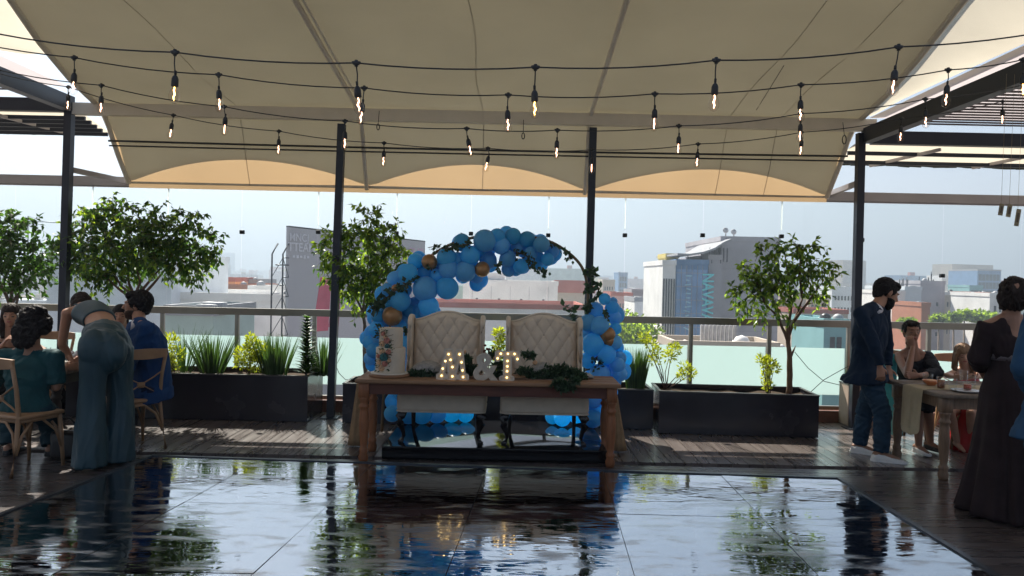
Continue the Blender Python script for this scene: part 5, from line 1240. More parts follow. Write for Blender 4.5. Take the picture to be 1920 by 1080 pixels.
X, F, U = B; R3 = M((X, F, U)).transposed(); hc = J['head']; mb = MB(); mb.ell(hc-F*.022+U*.018, (.092, .102, .100), R3, 22, 14); mb.ell(hc-F*.045-U*.055, (.086, .07, .075), R3, 20, 12)
for k in (-1, 1): mb.ell(hc+X*k*.068-F*.02-U*.05, (.034, .055, .075), R3, 14, 10)
o = cloth('hair', mb, m_hairbr, r_, .006, 1); wrinkle(o, .018, 26, (1, 1, .6), 5)
# --- man in blue at the far right edge (mostly out of frame)
BY = 4.75
J = dict(head=pp(2010, 470, BY), face=V((.3, .9, 0)), shR=pp(2085, 560, BY), shL=pp(1948, 575, BY+.03), elR=pp(2095, 690, BY), elL=pp(1915, 690, BY-.02), wrR=pp(2060, 780, BY+.1), wrL=pp(1950, 775, BY+.22), hipR=pp(2045, 770, BY), hipL=pp(1950, 770, BY), knR=pp(2050, 900, BY), knL=pp(1956, 900, BY), anR=pp(2050, 1030, BY), anL=pp(1970, 1030, BY), waist=pp(2015, 690, BY))
for k in 'RL': J['an'+k].z = .082+(DH if J['an'+k].x < 2.85 else 0)
r_, B = person('man in blue suit cut off by the right edge, only his arm and side showing', J, m_skin); jk = jacket(J, r_, mat('mid_blue_wool', (.026, .075, .15), .8, 0, .15, 14, bump=.5, bs=8), 1.0, -.30, .055, .06, bulk=1.1); trousers(J, r_, MATS['mid_blue_wool'])
for k in 'RL': shoe(J, k, r_, m_blk, B[1], 1.1)
hair_short(J, r_, B, m_hairb)

# --- woman bending over the left table
J = dict(head=pp(152, 572, 7.12), face=V((-.45, .75, -.75)), up=V((-.35, .75, .55)), shR=pp(181, 580, 7.02), shL=pp(126, 588, 6.80), elR=pp(165, 650, 7.0), elL=pp(116, 645, 6.82), wrR=pp(150, 684, 7.05), wrL=pp(134, 682, 6.98), hipR=pp(222, 650, 6.48), hipL=pp(178, 652, 6.32), knR=pp(226, 755, 6.56), knL=pp(172, 760, 6.34), anR=pp(222, 850, 6.52), anL=pp(168, 862, 6.30), waist=pp(186, 600, 6.74), hdL=V((.5, .75, -.25)), thL=V((.5, .2, .6)), hdR=V((-.4, .75, -.3)), thR=V((-.5, .2, .6)), toeR=V((-.5, .85, 0)), toeL=V((-.5, .85, 0)))
for k in 'RL': J['an'+k].z = .10
for k in 'RL': J['wr'+k].z = max(J['wr'+k].z, .83)
r_, B = person('woman in dark teal crop top and wide trousers bending over the left table', J, m_skin, True, 1.0)
mb = MB(); mb.loft(torso_st(J, .014, .48, .88, True), 30)
o = cloth('crop_top', mb, m_teald, r_, .008, 4)
S = (J['shR']+J['shL'])/2; mb = MB(); nk = lerp(S, J['head'], .25)
for k in 'RL': a_ = lerp(S, J['sh'+k], .45); mb.tube([a_+V((0, .03, .075)), a_+V((.01, -.04, .075)), lerp(a_, J['waist'], .30)+V((0, -.02, .09))], .006, 6)
mb.obj('strap', m_teald, r_)
mb = MB(); mb.loft(torso_st(J, .030, -.16, .24, True), 32); mb.ell((J['hipR']+J['hipL'])/2+V((0, -.045, -.03)), (.19, .125, .19), n=20, m=12)
for k in 'RL':
    hp_, kn, an = J['hip'+k], J['kn'+k], J['an'+k]; e = V((an.x, an.y, .03)); sgn = 1 if k == 'R' else -1
    bt = hp_+V((.0, -.035, -.0)); mb.ell(bt, (.118, .105, .16), n=18, m=12)
    st = []
    for i in range(14):
        t = i/13; c = lerp(hp_, kn, t*2) if t < .5 else lerp(kn, e, t*2-1); w_ = lerp(.122, .098, min(1, t*3)) if t < .33 else lerp(.098, .135, (t-.33)/.67); st.append((c, V((w_, 0, 0)), V((0, w_*1.0, 0))))
    mb.loft(st, 40, 0, lambda i, a: 1+.05*(i/13)*math.sin(a*7+1))
o = cloth('wide_trousers', mb, m_teald, r_, .010, 6); wrinkle(o, .010, 6, (1.5, 1.5, .35), 2)
for k in 'RL': shoe(J, k, r_, m_blk, B[1], .92)
X, F, U = B; R3 = M((X, F, U)).transposed(); hc = J['head']; mb = MB(); mb.ell(hc-F*.02+U*.015, (.088, .100, .095), R3, 22, 14); mb.ell(hc+U*.06-F*.05, (.06, .05, .05), R3, 14, 10); mb.ell(hc-F*.055-U*.04, (.075, .05, .065), R3, 16, 10)
o = cloth('hair', mb, m_hairbr, r_, .006, 2); wrinkle(o, .010, 26, (1, 1, .5), 1)
# --- man in royal blue suit, seated on the cross back chair
J = dict(head=pp(257, 573, 7.34), face=V((-.97, -.18, .02)), shR=pp(262, 625, 7.42), shL=pp(268, 628, 7.04), elR=pp(225, 670, 7.45), elL=pp(240, 690, 6.98), wrR=pp(190, 685, 7.4), wrL=pp(200, 690, 7.1), hipR=pp(284, 728, 7.40), hipL=pp(280, 731, 7.12), knR=pp(215, 742, 7.50), knL=pp(212, 746, 7.22), anR=pp(222, 812, 7.46), anL=pp(238, 820, 7.18), waist=pp(285, 680, 7.24), toeR=V((-1, .3, 0)), toeL=V((-1, .25, 0)), thL=V((-.3, 0, 1)), thR=V((-.3, 0, 1)))
J['shR'] = pp(250, 616, 7.42); J['shL'] = pp(276, 616, 7.06); J['hs'] = 1.18
for k in 'RL': J['an'+k].z = .095; J['wr'+k].z = max(J['wr'+k].z, .80)
r_, B = person('bearded man in royal blue suit seated in profile at the left table', J, m_skin)
jacket(J, r_, m_blue, 1.0, -.20, .05, .07, bulk=1.14); trousers(J, r_, mat('dark_blue_wool', (.012, .022, .06), .8, 0, .1, 12, bump=.4, bs=8), .95)
for k in 'RL': shoe(J, k, r_, m_blk, B[1], 1.05)
hair_short(J, r_, B, m_hairb, 1.04, 1.08); collar(J, r_, m_shirt, 1.0)
X, F, U = B; mb = MB(); mb.ell(J['head']+F*.055+U*.088, (.05, .04, .034), M((X, F, U)).transposed(), 14, 9, jit=.2); mb.obj('hair_quiff', m_hairb, r_); beard(J, r_, B, mat('stubble', (.07, .045, .035), .8), .93)
# --- guest mostly hidden beyond him
J = dict(head=pp(226, 592, 8.0), face=V((.35, -.9, 0)), shR=pp(206, 640, 8.05), shL=pp(252, 640, 8.05), elR=pp(200, 685, 7.9), elL=pp(258, 690, 7.9), wrR=pp(205, 690, 7.65), wrL=pp(240, 692, 7.65), hipR=pp(212, 722, 8.1), hipL=pp(245, 722, 8.1), knR=pp(210, 730, 7.7), knL=pp(245, 732, 7.7), anR=pp(212, 800, 7.7), anL=pp(245, 800, 7.7))
for k in 'RL': J['an'+k].z = .09; J['wr'+k].z = .80
r_, B = person('dark haired guest almost hidden behind the man in the royal blue suit', J, m_skin, True, .94); mb = MB(); mb.loft(torso_st(J, .02, -.12, .97, True, None, .94), 24)
for k in 'RL': mb.capsule(J['sh'+k], J['el'+k], .06, .05, 12)
cloth('blouse', mb, m_blackc, r_); trousers(J, r_, m_blackc, .9)
X, F, U = B; R3 = M((X, F, U)).transposed(); hc = J['head']; mb = MB(); mb.ell(hc-F*.012+U*.04, (.086, .098, .088), R3); mb.ell(hc-F*.05-U*.07, (.08, .05, .11), R3); o = cloth('hair', mb, m_hairb, r_, .007, 2)
# --- woman in teal knit, back to the camera
J = dict(head=pp(66, 604, 6.42), face=V((.05, .98, -.18)), up=V((-.02, .15, 1)), shR=pp(102, 672, 6.42), shL=pp(12, 668, 6.42), elR=pp(105, 726, 6.42), elL=pp(-20, 725, 6.5), wrR=pp(122, 693, 6.72), wrL=pp(15, 700, 6.85), hipR=pp(78, 772, 6.36), hipL=pp(22, 772, 6.36), knR=pp(92, 776, 6.80), knL=pp(20, 776, 6.80), anR=pp(98, 845, 6.72), anL=pp(20, 848, 6.72), waist=pp(52, 722, 6.36), hdR=V((.5, .85, .05)), thR=V((-.4, .2, .8)))
for k in 'RL': J['an'+k].z = .09; J['wr'+k].z = max(J['wr'+k].z, .80)
r_, B = person('woman in teal knit with dark pinned up curls, seated back to us at left edge', J, m_skin, True, 1.0)
mb = MB(); mb.loft(torso_st(J, .03, -.16, .98, True, None, 1.1), 30); S = (J['shR']+J['shL'])/2
for k in 'RL': mb.capsule(lerp(S, J['head'], .12), lerp(S, J['sh'+k], .9), .07, .066, 14); mb.capsule(lerp(S, J['sh'+k], .3), J['sh'+k], .08, .075, 14); mb.tube([J['sh'+k], lerp(J['sh'+k], J['el'+k], .5), lerp(J['sh'+k], J['el'+k], .85)], [.074, .078, .080], 16)
o = cloth('knit_top', mb, m_tealk, r_, .010, 5); wrinkle(o, .014, 8, (1, 1, .7))
trousers(J, r_, mat('dark_teal_skirt', (.012, .04, .055), .7, 0, .15, 9), .98, 'trousers', (.105, .09, .085), .95)
for k in 'RL': shoe(J, k, r_, m_blk, B[1], .95)
X, F, U = B; R3 = M((X, F, U)).transposed(); hc = J['head']; mb = MB(); mb.ell(hc-F*.03+U*.01, (.118, .120, .122), R3, 22, 14); mb.ell(hc+U*.085-F*.05+X*.03, (.085, .075, .05), R3, 16, 10); mb.ell(hc-F*.07-U*.09-X*.02, (.115, .075, .095), R3, 16, 10); mb.ell(hc+X*.085-F*.02-U*.02, (.06, .08, .09), R3); mb.ell(hc-X*.075-F*.03-U*.03, (.06, .08, .09), R3); mb.ell(hc-F*.08-U*.16-X*.03, (.09, .05, .07), R3, 16, 10)
o = cloth('hair', mb, m_hairb, r_, .007, 1); wrinkle(o, .018, 26, (1, 1, 1), 2)
# --- woman at the far left edge facing the viewer
J = dict(head=pp(21, 592, 7.95), face=V((.35, -.9, -.12)), shR=pp(-6, 645, 8.0), shL=pp(46, 642, 8.02), elR=pp(-12, 690, 7.8), elL=pp(58, 690, 7.75), wrR=pp(4, 648, 7.66), wrL=pp(40, 690, 7.55), hipR=pp(0, 722, 8.25), hipL=pp(36, 722, 8.25), knR=pp(0, 730, 7.8), knL=pp(36, 730, 7.8), anR=pp(0, 800, 7.8), anL=pp(36, 800, 7.8), hdR=V((.6, -.1, .8)), thR=V((0, .6, .6)), pmR=V((.5, .5, 0)))
for k in 'RL': J['an'+k].z = .09
J['wrL'].z = .80; J['elR'].z = .82; J['elL'].z = .81
r_, B = person('dark haired woman facing the viewer at the left edge with a hand near her chin', J, m_skin, True, .96)
mb = MB(); mb.loft(torso_st(J, .02, -.12, .97, True, None, .96), 24)
for k in 'RL': mb.capsule(J['sh'+k], J['el'+k], .062, .054, 12); mb.capsule(J['el'+k], lerp(J['el'+k], J['wr'+k], .6), .052, .044, 12)
o = cloth('blouse', mb, mat('mauve_dark_cloth', (.045, .025, .035), .7, 0, .2, 10), r_); wrinkle(o, .010, 9); trousers(J, r_, m_blackc, .92)
X, F, U = B; R3 = M((X, F, U)).transposed(); hc = J['head']; mb = MB(); mb.ell(hc-F*.012+U*.045, (.088, .100, .088), R3, 22, 14)
for k in (-1, 1): mb.loft([(hc+X*k*.065+U*.04-F*.01, X*.022, F*.045), (hc+X*k*.080-U*.04-F*.015, X*.024, F*.045), (hc+X*k*.085-U*.14-F*.02, X*.03, F*.04), (hc+X*k*.075-U*.24-F*.02, X*.018, F*.025)], 14)
o = cloth('hair', mb, m_hairbr, r_, .006, 2); wrinkle(o, .009, 30, (1, 1, .3))
# bag under the left chair
t_ = thing('handbag', 'dark handbag standing on the deck under the left table', 'bag', (-3.93, 6.62, 0)); MB().rbox((0, 0, .13), (.26, .12, .25), .04).obj('bag_body', m_blk, t_); MB().tube([V((.08*math.cos(a), 0, .25+.12*math.sin(a))) for a in [math.pi*i/12 for i in range(13)]], .008, 6).obj('strap', m_blk, t_)

# ================================================================== CITY
GZ = -25.0
def citymat(name, c1, c2, scale=.05):
    m = bpy.data.materials.new(name); m.use_nodes = True; t = m.node_tree; N = t.nodes; L = t.links; b = N['Principled BSDF']; b.inputs['Roughness'].default_value = .9
    tc = N.new('ShaderNodeTexCoord'); v = N.new('ShaderNodeTexVoronoi'); v.inputs['Scale'].default_value = scale; L.new(tc.outputs['Object'], v.inputs['Vector'])
    r = N.new('ShaderNodeValToRGB'); r.color_ramp.elements[0].color = (*c1, 1); r.color_ramp.elements[1].color = (*c2, 1); L.new(v.outputs['Color'], r.inputs[0]); L.new(r.outputs[0], b.inputs['Base Color']); return m
gm = citymat('city_ground', (.10, .10, .09), (.30, .27, .24))
n = 48; vs = [V((0, 0, GZ))]+[V((7000*math.cos(6.2832*i/n), 7000*math.sin(6.2832*i/n), GZ)) for i in range(n)]
tag(MB().add(vs, [(0, i+1, (i+1) % n+1) for i in range(n)]).obj('ground', gm), kind='structure')
# hills
def hills(name, Y0, pts, seed):
    vs = []; fs = []; N_ = 160; rows = 6
    for i in range(N_+1):
        px = lerp(-500, 2500, i/N_); yy = None
        for k in range(len(pts)-1):
            if pts[k][0] <= px <= pts[k+1][0]: yy = lerp(pts[k][1], pts[k+1][1], (px-pts[k][0])/(pts[k+1][0]-pts[k][0]))
        top = P(px, yy+5*NZ.noise(V((px*.012, seed, 0)))+2*NZ.noise(V((px*.05, seed, 3))), Y0)
        for j in range(rows+1):
            t = j/rows; vs.append(V((top.x*(1+.25*(t-1)*-1*.0), Y0-900*(1-t), lerp(GZ-2, max(top.z, GZ+5), t**1.3)+(8*NZ.noise(V((px*.03, j*1.1, seed))) if 0 < j < rows else 0))))
    for i in range(N_):
        for j in range(rows): a = i*(rows+1)+j; fs.append((a, a+rows+1, a+rows+2, a+1))
    tag(MB().add(vs, fs, 0, True).obj(name, mat('hill_scrub', (.09, .11, .08), .95, 0, .3, .004)), kind='structure')
hills('hills', 5600, [(-500, 478), (0, 488), (350, 482), (420, 470), (520, 474), (640, 492), (760, 500), (960, 502), (1080, 492), (1180, 482), (1260, 486), (1340, 498), (1600, 524), (1900, 530), (2500, 545)], 2.3)

CM = {}
def cm(k):
    T = {'white': (.78, .76, .74), 'grey': (.33, .33, .35), 'mauve': (.42, .40, .43), 'beige': (.48, .42, .35), 'red': (.40, .14, .11), 'brick': (.42, .18, .11), 'orange': (.75, .42, .2), 'teal': (.20, .38, .40), 'blue': (.14, .25, .42), 'tan': (.40, .33, .27), 'pale': (.62, .66, .70), 'dark': (.12, .12, .14), 'yellow': (.55, .45, .16), 'pink': (.52, .34, .32), 'mint': (.42, .52, .48)}
    if k not in CM: CM[k] = mat('facade_'+k, T[k], .85, 0, .14, .35, bump=.1, bs=3)
    return CM[k]
m_win = mat('dark_window_glass', (.035, .05, .06), .12, 0, .3, .6); m_winb = mat('blue_window_glass', (.17, .31, .54), .3, 0, .25, .5, spec=.8)
m_mech = mat('rooftop_metal', (.35, .35, .36), .6, .2, .2, 2)
winmesh = {}
def win_mesh(w_, h_, m):
    k = (round(w_, 2), round(h_, 2), m.name)
    if k not in winmesh:
        b = MB(); b.box((0, 0, 0), (w_, .12, h_)); o = b.obj('window', m); winmesh[k] = o.data; bpy.data.objects.remove(o)
    return winmesh[k]
def building(label, x0, x1, ytop, Y_, col, depth=14, win=None, roof=None, rot=0, name='building', cat='building', zbase=GZ, parapet=True, group=None, wm=None, extra=None):
    a_, c_ = P(x0, ytop, Y_), P(x1, ytop, Y_); W = c_.x-a_.x; zt = (a_.z+c_.z)/2; cx = (a_.x+c_.x)/2; H = zt-zbase
    r = thing(name, label, cat, (cx, Y_+depth/2, zbase), rot, group)
    MB().box((0, 0, H/2), (W, depth, H)).obj('wall', cm(col), r)
    if parapet:
        b = MB(); t = .35; ph = .7
        for (c, s_) in (((0, -depth/2+t/2-.1, H+ph/2+.003), (W+.2, t, ph)), ((0, depth/2-t/2+.1, H+ph/2+.003), (W+.2, t, ph)), ((-W/2+t/2-.1, 0, H+ph/2+.003), (t, depth-t-.12, ph-.01)), ((W/2-t/2+.1, 0, H+ph/2+.003), (t, depth-t-.12, ph-.01))): b.box(c, s_)
        b.obj('parapet', cm(col if roof is None else roof), r)
    if win:
        cols, rows, ww, wh, ztop_off, pitch = win[:6]; span = W-1.0; ml = win_mesh(ww*span/cols, wh, wm or m_win)
        for j in range(rows):
            for i in range(cols):
                o = bpy.data.objects.new('window', ml); C.objects.link(o); o.parent = r; o.location = (-span/2+span*(i+.5)/cols, -depth/2-.02, H-ztop_off-pitch*j)
    return r, W, H, depth
def roofbits(r, W, D_, H, seed, n=4):
    rn = random.Random(seed)
    for k in range(n):
        x_, y_ = rn.uniform(-W*.4, W*.4), rn.uniform(-D_*.45, -D_*.1); s_ = rn.uniform(.45, 1.0)
        if rn.random() < .5: MB().lathe((x_, y_, H+.01), [(s_*.5, 0), (s_*.55, .1), (s_*.55, s_), (s_*.25, s_*1.25), (.01, s_*1.3)], 12).obj('water_tank', m_blk if rn.random() < .5 else m_mech, r)
        else: MB().rbox((x_, y_, H+.01+s_*.45), (s_*1.4, s_, s_*.9), .05, n=1).obj('rooftop_unit', m_mech, r)
# billboard ---------------------------------------------------------
bl_, br_ = P(543, 425, 62), P(798, 453, 80); zb_ = P(543, 655, 62).z
bb = thing('billboard', 'huge grey mauve billboard with faint white lettering behind the left centre ficus', 'billboard', (bl_.x, bl_.y, 0))
d_ = (V((br_.x, br_.y, 0))-V((bl_.x, bl_.y, 0))); Wd = d_.length; ang = math.atan2(d_.y, d_.x); ztl, ztr = bl_.z, br_.z
bb.rotation_euler = (0, 0, ang)
MB().prism([(0, zb_), (Wd, zb_), (Wd, ztr), (0, ztl)], (0, .2, 0), (1, 0, 0), (0, 0, 1), .3).obj('poster', mat('mauve_poster', (.50, .47, .50), .7, 0, .06, .15), bb)
m_bt = mat('poster_white_print', (.75, .72, .77), .7)
k_ = Wd/255
text_obj('MNCJ', .92, .02, 'lettering', m_bt, bb, (1.15, -.012, ztl-1.15), (R(90), 0, 0), 0, 1, .01)
text_obj('TTEAM', 1.02, .02, 'lettering', m_bt, bb, (1.45, -.012, ztl-2.0), (R(90), 0, 0), 0, 1, .015)
q = MB()
for k in range(5): q.box((.55+.42*k, -.012, ztl-2.45), (.3, .02, .28 if k % 2 else .2))
q.obj('faded_print_line', m_bt, bb)
text_obj('ASUS', 1.6, .02, 'lettering', mat('poster_pink_print', (.62, .38, .52), .6), bb, (Wd-2.3, -.012, ztr-1.9), (R(90), 0, 0), 0, 1.05, .03)
for (xa, xb, ya, yb, cc_) in ((3.0, 5.0, -8.9, -4.4, (.62, .10, .16)), (5.0, 6.4, -8.6, -5.4, (.45, .12, .2))):
    MB().prism([(xa, ztl+ya), (xb, ztl+ya), (xb+.3, ztl+yb), (xa+.9, ztl+yb+.3)], (0, .03, 0), (1, 0, 0), (0, 0, 1), .02 if xa < 4 else .03).obj('printed_panel', mat('pink_red_print_%d' % int(xa), cc_, .7, 0, .2, .5), bb)
MB().box((Wd/2, .2, ztl*.5+ztr*.5+.02), (Wd*1.0, .34, .12), M.Rotation(-math.atan2(ztr-ztl, Wd), 3, 'Y')).obj('top_edge', m_steel, bb)
q = MB()   # scaffold truss at its left
for yy in (0, 1.2):
    q.tube([V((-.7, yy, GZ)), V((-.7, yy, ztl-2.3)), V((-.05, yy, ztl-1.4))], .07, 6)
for k in range(14):
    z_ = ztl-2.6-1.6*k; q.tube([V((-.7, 0, z_)), V((0, 0, z_))], .04, 4); q.tube([V((-.7, 0, z_)), V((0, 0, z_-1.6))], .04, 4); q.tube([V((-.7, 0, z_)), V((-.7, 1.2, z_-1.6))], .035, 4)
q.tube([V((-1.5, 0, ztl-3.2)), V((0, 0, ztl-3.2))], .05, 4); q.obj('scaffold', m_steel, bb)
MB().box((Wd/2, 1.2, (zb_+GZ)/2), (Wd, 1.6, zb_-GZ)).obj('support_wall', cm('mauve'), bb)
# white building behind the chairs
r, W, H, D_ = building('white block with stepped roof framed inside the balloon arch', 868, 1046, 534, 118, 'white', 16, (4, 1, .10, 1.6, 3.0, 3), None)
MB().box((-3.2, -D_/2+2.2, H+.9), (4.6, 3, 1.9)).obj('roof_box', cm('white'), r); roofbits(r, W, D_, H, 4, 2)
MB().box((-3.4, -D_/2-.06, H-3.3), (1.9, .15, 1.6)).obj('vent_grille', m_mech, r)
q = MB()
for i in range(5): q.box((-W/2+W*(i+.5)/5, -D_/2-.01, H/2), (.05, .05, H-.5))
q.obj('panel_joint', cm('grey'), r)
building('lower white annex at the left of the stepped white block', 828, 882, 545, 124, 'mint', 14)
building('long low roof with red edge just above the handrail behind the armchairs', 735, 1095, 578, 95, 'white', 14, None, 'red')
r, W, H, D_ = building('long red roofed building right of the stepped white block', 1030, 1112, 548, 150, 'beige', 18, (9, 1, .6, 1.5, 3.4, 3), 'red')
MB().prism([(-W/2-.4, H-.1), (W/2+.4, H-.1), (W/2+.4, H+1.0), (W/2-1, H+2.4), (-W/2+1, H+2.4), (-W/2-.4, H+1.0)], (0, -D_/2-.3, 0), (1, 0, 0), (0, 0, 1), .8).obj('roof', cm('red'), r)
# glass office + grey block
r, W, H, D_ = building('blue glass office tower with turquoise vertical sign', 1268, 1328, 496, 105, 'blue', 16)
roofbits(r, W, D_, H, 2, 3)
q = MB()
for k in range(12): q.box((0, -D_/2-.03, H-1.2-1.9*k), (W-.1, .06, .06))
for k in range(1, 6): q.box((-W/2+W*k/6, -D_/2-.04, H/2), (.05, .07, H-.3))
q.obj('curtain_wall_mullion', cm('mauve'), r)
MB().box((0, -D_/2-.008, H/2-.3), (W-.3, .02, H-.8)).obj('glazing', m_winb, r)
ms = mat('turquoise_sign', (.20, .72, .78), .5); 
text_obj('NAVAVA', 2.2, .1, 'sign_lettering', ms, r, (.95+.55, -D_/2-.16, H-4.6), (R(90), R(90), 0), 0, .78, .05)
q = MB(); rn = random.Random(6)
for k in range(13):
    z_ = H-1.6-.62*k; q.box((-.55+rn.uniform(-.15, .15), -D_/2-.14, z_), (rn.uniform(.5, 1.0), .06, .2), M.Rotation(rn.uniform(-.5, .5), 3, 'Y'))
q.obj('sign_strokes', mat('pale_sign', (.35, .6, .74), .5), r)
r, W, H, D_ = building('white finned tower wing left of the blue glass office', 1243, 1267, 497, 104, 'white', 15)
q = MB()
for k in range(5): q.box((-W/2+W*(k+.5)/5, -D_/2-.06, H/2-.8), (.16, .14, H-2.2))
q.obj('window_slot', m_win, r)
r, W, H, D_ = building('large windowless grey block with two dishes on its roof', 1352, 1462, 453, 108, 'mauve', 22)
q = MB()
for z_ in (H-4, H-8.5, H-13): q.box((0, -D_/2-.01, z_), (W-.2, .04, .05))
q.obj('panel_joint', cm('grey'), r)
for x_, h_ in ((-W/2+1.5, 1.9), (-W/2+2.7, 1.7)):
    q = MB(); q.tube([V((x_, -8, H)), V((x_, -8, H+h_))], .09, 6); q.lathe((x_-.1, -8.3, H+h_-.15), [(.02, .12), (.38, .0), (.42, -.04), (.02, .06)], 14, 0, M.Rotation(R(80), 3, 'X')); q.obj('dish_antenna', m_mech, r)
building('mid grey block between the blue office and the windowless block', 1329, 1353, 487, 106, 'mauve', 18)
# swooping roof
sw = thing('swoop_roof', 'grey swooping roof canopy over the blue glass office', 'roof', P(1268, 485, 106)); o0 = V(sw.location)
pts = [P(px, py, 106)-o0 for px, py in ((1266, 479), (1290, 480), (1315, 476), (1335, 469), (1352, 458), (1366, 452))]; vs = []; 
for p in pts:
    for dy in (-1.5, 14): vs += [p+V((0, dy, 0)), p+V((0, dy, .28))]
fs = []
for i in range(len(pts)-1):
    a = i*4; fs += [(a, a+4, a+6, a+2), (a+1, a+3, a+7, a+5), (a, a+1, a+5, a+4), (a+2, a+6, a+7, a+3)]
fs += [(0, 2, 3, 1), (20, 21, 23, 22)]
MB().add(vs, fs).obj('roof_shell', cm('grey'), sw)
q = MB()
for i in range(1, 5): q.beam(pts[i]+V((0, 0, 0)), V((pts[i].x, 0, pts[0].z-1.0)), .12, .12)
for k in range(6): q.box((5.0+.5*k, 1, .9-.2), (.12, .2, 2.0))
q.obj('roof_post', cm('dark'), sw)
building('yellow rooftop shed beside the swooping roof', 1249, 1272, 484, 112, 'yellow', 6, None, None, zbase=P(1260, 498, 112).z)
# low roofs with domes under the grey block
r, W, H, D_ = building('low flat roof with water tanks in front of the grey block', 1262, 1460, 656, 62, 'beige', 6, None, 'beige')
for x_, s_ in ((-1.2, .75), (3.6, 1.25), (3.2, .9), (5.9, .7), (7.0, .5)):
    MB().lathe((x_-2, -2, H), [(s_*.5, 0), (s_*.55, s_*.5), (s_*.4, s_*.8), (.01, s_*.95)], 14).obj('water_tank', cm('white'), r)
q = MB()
for k in range(9): q.box((-1.0+.36*k, 1, H+.9), (.24, .4, 1.8))
q.obj('duct', m_mech, r)
# other named ones
SP = [
 ('wide pale facade behind the two left ficus trees', 88, 322, 486, 70, 'pale', 14, (8, 3, .28, .9, 9, 3.2), None),
 ('teal glass box beside the wide ficus, above the handrail', 322, 348, 524, 92, 'teal', 10, (3, 4, .7, 1.0, 1.5, 1.8), None),
 ('long orange building above the handrail left of the billboard', 350, 466, 541, 112, 'orange', 14, (11, 1, .35, 1.1, 1.6, 2.2), 'brick'),
 ('orange gable end block standing over the long orange building', 402, 441, 528, 120, 'orange', 10, (2, 1, .3, 1.2, 2.0, 2), 'red'),
 ('low pink building right of the orange gable block', 440, 482, 531, 126, 'pink', 10, (5, 1, .4, .9, 1.6, 2), 'grey'),
 ('broad white flat roof just over the handrail at the left', 292, 545, 563, 72, 'white', 16, None, 'white'),
 ('white sheds with dark masts left of the billboard scaffold', 466, 528, 546, 96, 'white', 10, (5, 1, .3, .8, 1.4, 2), None),
 ('grey service block under the handrail behind the spiky plants', 310, 400, 592, 50, 'mint', 8, None, 'grey'),
 ('pale apartment block with rows of windows right of the hoop', 1130, 1153, 528, 260, 'beige', 14, (4, 6, .5, 1.3, 2.4, 3.0), None),
 ('blue glass tower rising in the haze right of the hoop', 1160, 1177, 513, 420, 'blue', 20, (3, 9, .8, 2.4, 3, 3.6), None),
 ('red banded long building right of the balloon column', 1146, 1186, 555, 150, 'pink', 12, (6, 2, .5, 1.0, 2.0, 2.6), 'red'),
 ('white low building with a row of dark windows left of the finned tower', 1190, 1243, 566, 130, 'white', 12, (6, 1, .45, 1.2, 3.2, 2.6), 'grey'),
 ('grey offices behind the low white building near the finned tower', 1185, 1228, 549, 170, 'grey', 12, (6, 2, .5, 1.2, 2.2, 2.8), None),
 ('white slab block right of the standing man with balconies', 1676, 1697, 552, 140, 'white', 16, None, None),
 ('tall pale tower with rooftop tanks above the hand of the standing man', 1697, 1728, 544, 142, 'pale', 16, (3, 5, .3, 1.2, 4, 2.9), None),
 ('grey concrete block with roof antennas right of the pale tower', 1726, 1772, 533, 150, 'mauve', 16, (2, 3, .2, .8, 4, 3), None),
 ('low terracotta block in front of the grey concrete block', 1728, 1744, 575, 128, 'brick', 10, None, None),
 ('long beige apartment row below the blue glass tower', 1770, 1840, 554, 160, 'beige', 14, (11, 3, .4, 1.0, 2.0, 2.9), 'white'),
 ('distant grey blue glass tower at the right', 1833, 1877, 508, 360, 'blue', 24, (6, 9, .85, 3.0, 3.2, 3.9), 'grey'),
 ('small bright blue glass box left of the distant tower', 1818, 1843, 539, 240, 'teal', 12, (4, 4, .85, 1.6, 1.8, 2.2), None),
 ('narrow dark red slab near the head of the gowned woman', 1843, 1856, 555, 140, 'red', 10, (2, 4, .4, 1.0, 2, 2.8), None),
 ('white block behind the head of the gowned woman', 1856, 1915, 557, 135, 'white', 12, (5, 3, .4, 1.1, 2.2, 2.9), None),
 ('white block of flats left of the right pole', 1560, 1604, 543, 190, 'pale', 14, (6, 4, .5, 1.1, 2.2, 2.9), None),
 ('tan block of flats behind the airy ficus', 1516, 1556, 558, 170, 'tan', 14, (5, 3, .5, 1.1, 2.2, 2.9), 'beige'),
 ('pale block close behind the airy ficus crown', 1462, 1512, 556, 150, 'beige', 14, (5, 3, .4, 1.1, 2.4, 2.9), None),
 ('low red roof strip above the handrail behind the airy ficus', 1488, 1590, 588, 120, 'beige', 10, None, 'red'),
 ('turquoise clad block below the handrail left of the right pole', 1545, 1590, 612, 70, 'teal', 8, (2, 1, .7, 1.2, 1.6, 2), None),
 ('hazy blue tower left of the billboard', 398, 427, 474, 1500, 'blue', 40, None, None),
]
for i, (lb, x0, x1, yt, Y_, col, dp, wn, rf) in enumerate(SP):
    r, W, H, D_ = building(lb, x0, x1, yt, Y_, col, dp, wn, rf)
    if i not in (0, 27): roofbits(r, W, D_, H, 50+i, 3)
    if 'antennas' in lb or 'tanks' in lb:
        rn = random.Random(i)
        for _ in range(7): x_ = rn.uniform(-W*.4, W*.4); MB().tube([V((x_, -D_*.3, H)), V((x_, -D_*.3, H+rn.uniform(1, 2.6)))], .08, 5).obj('antenna', m_steel, r)
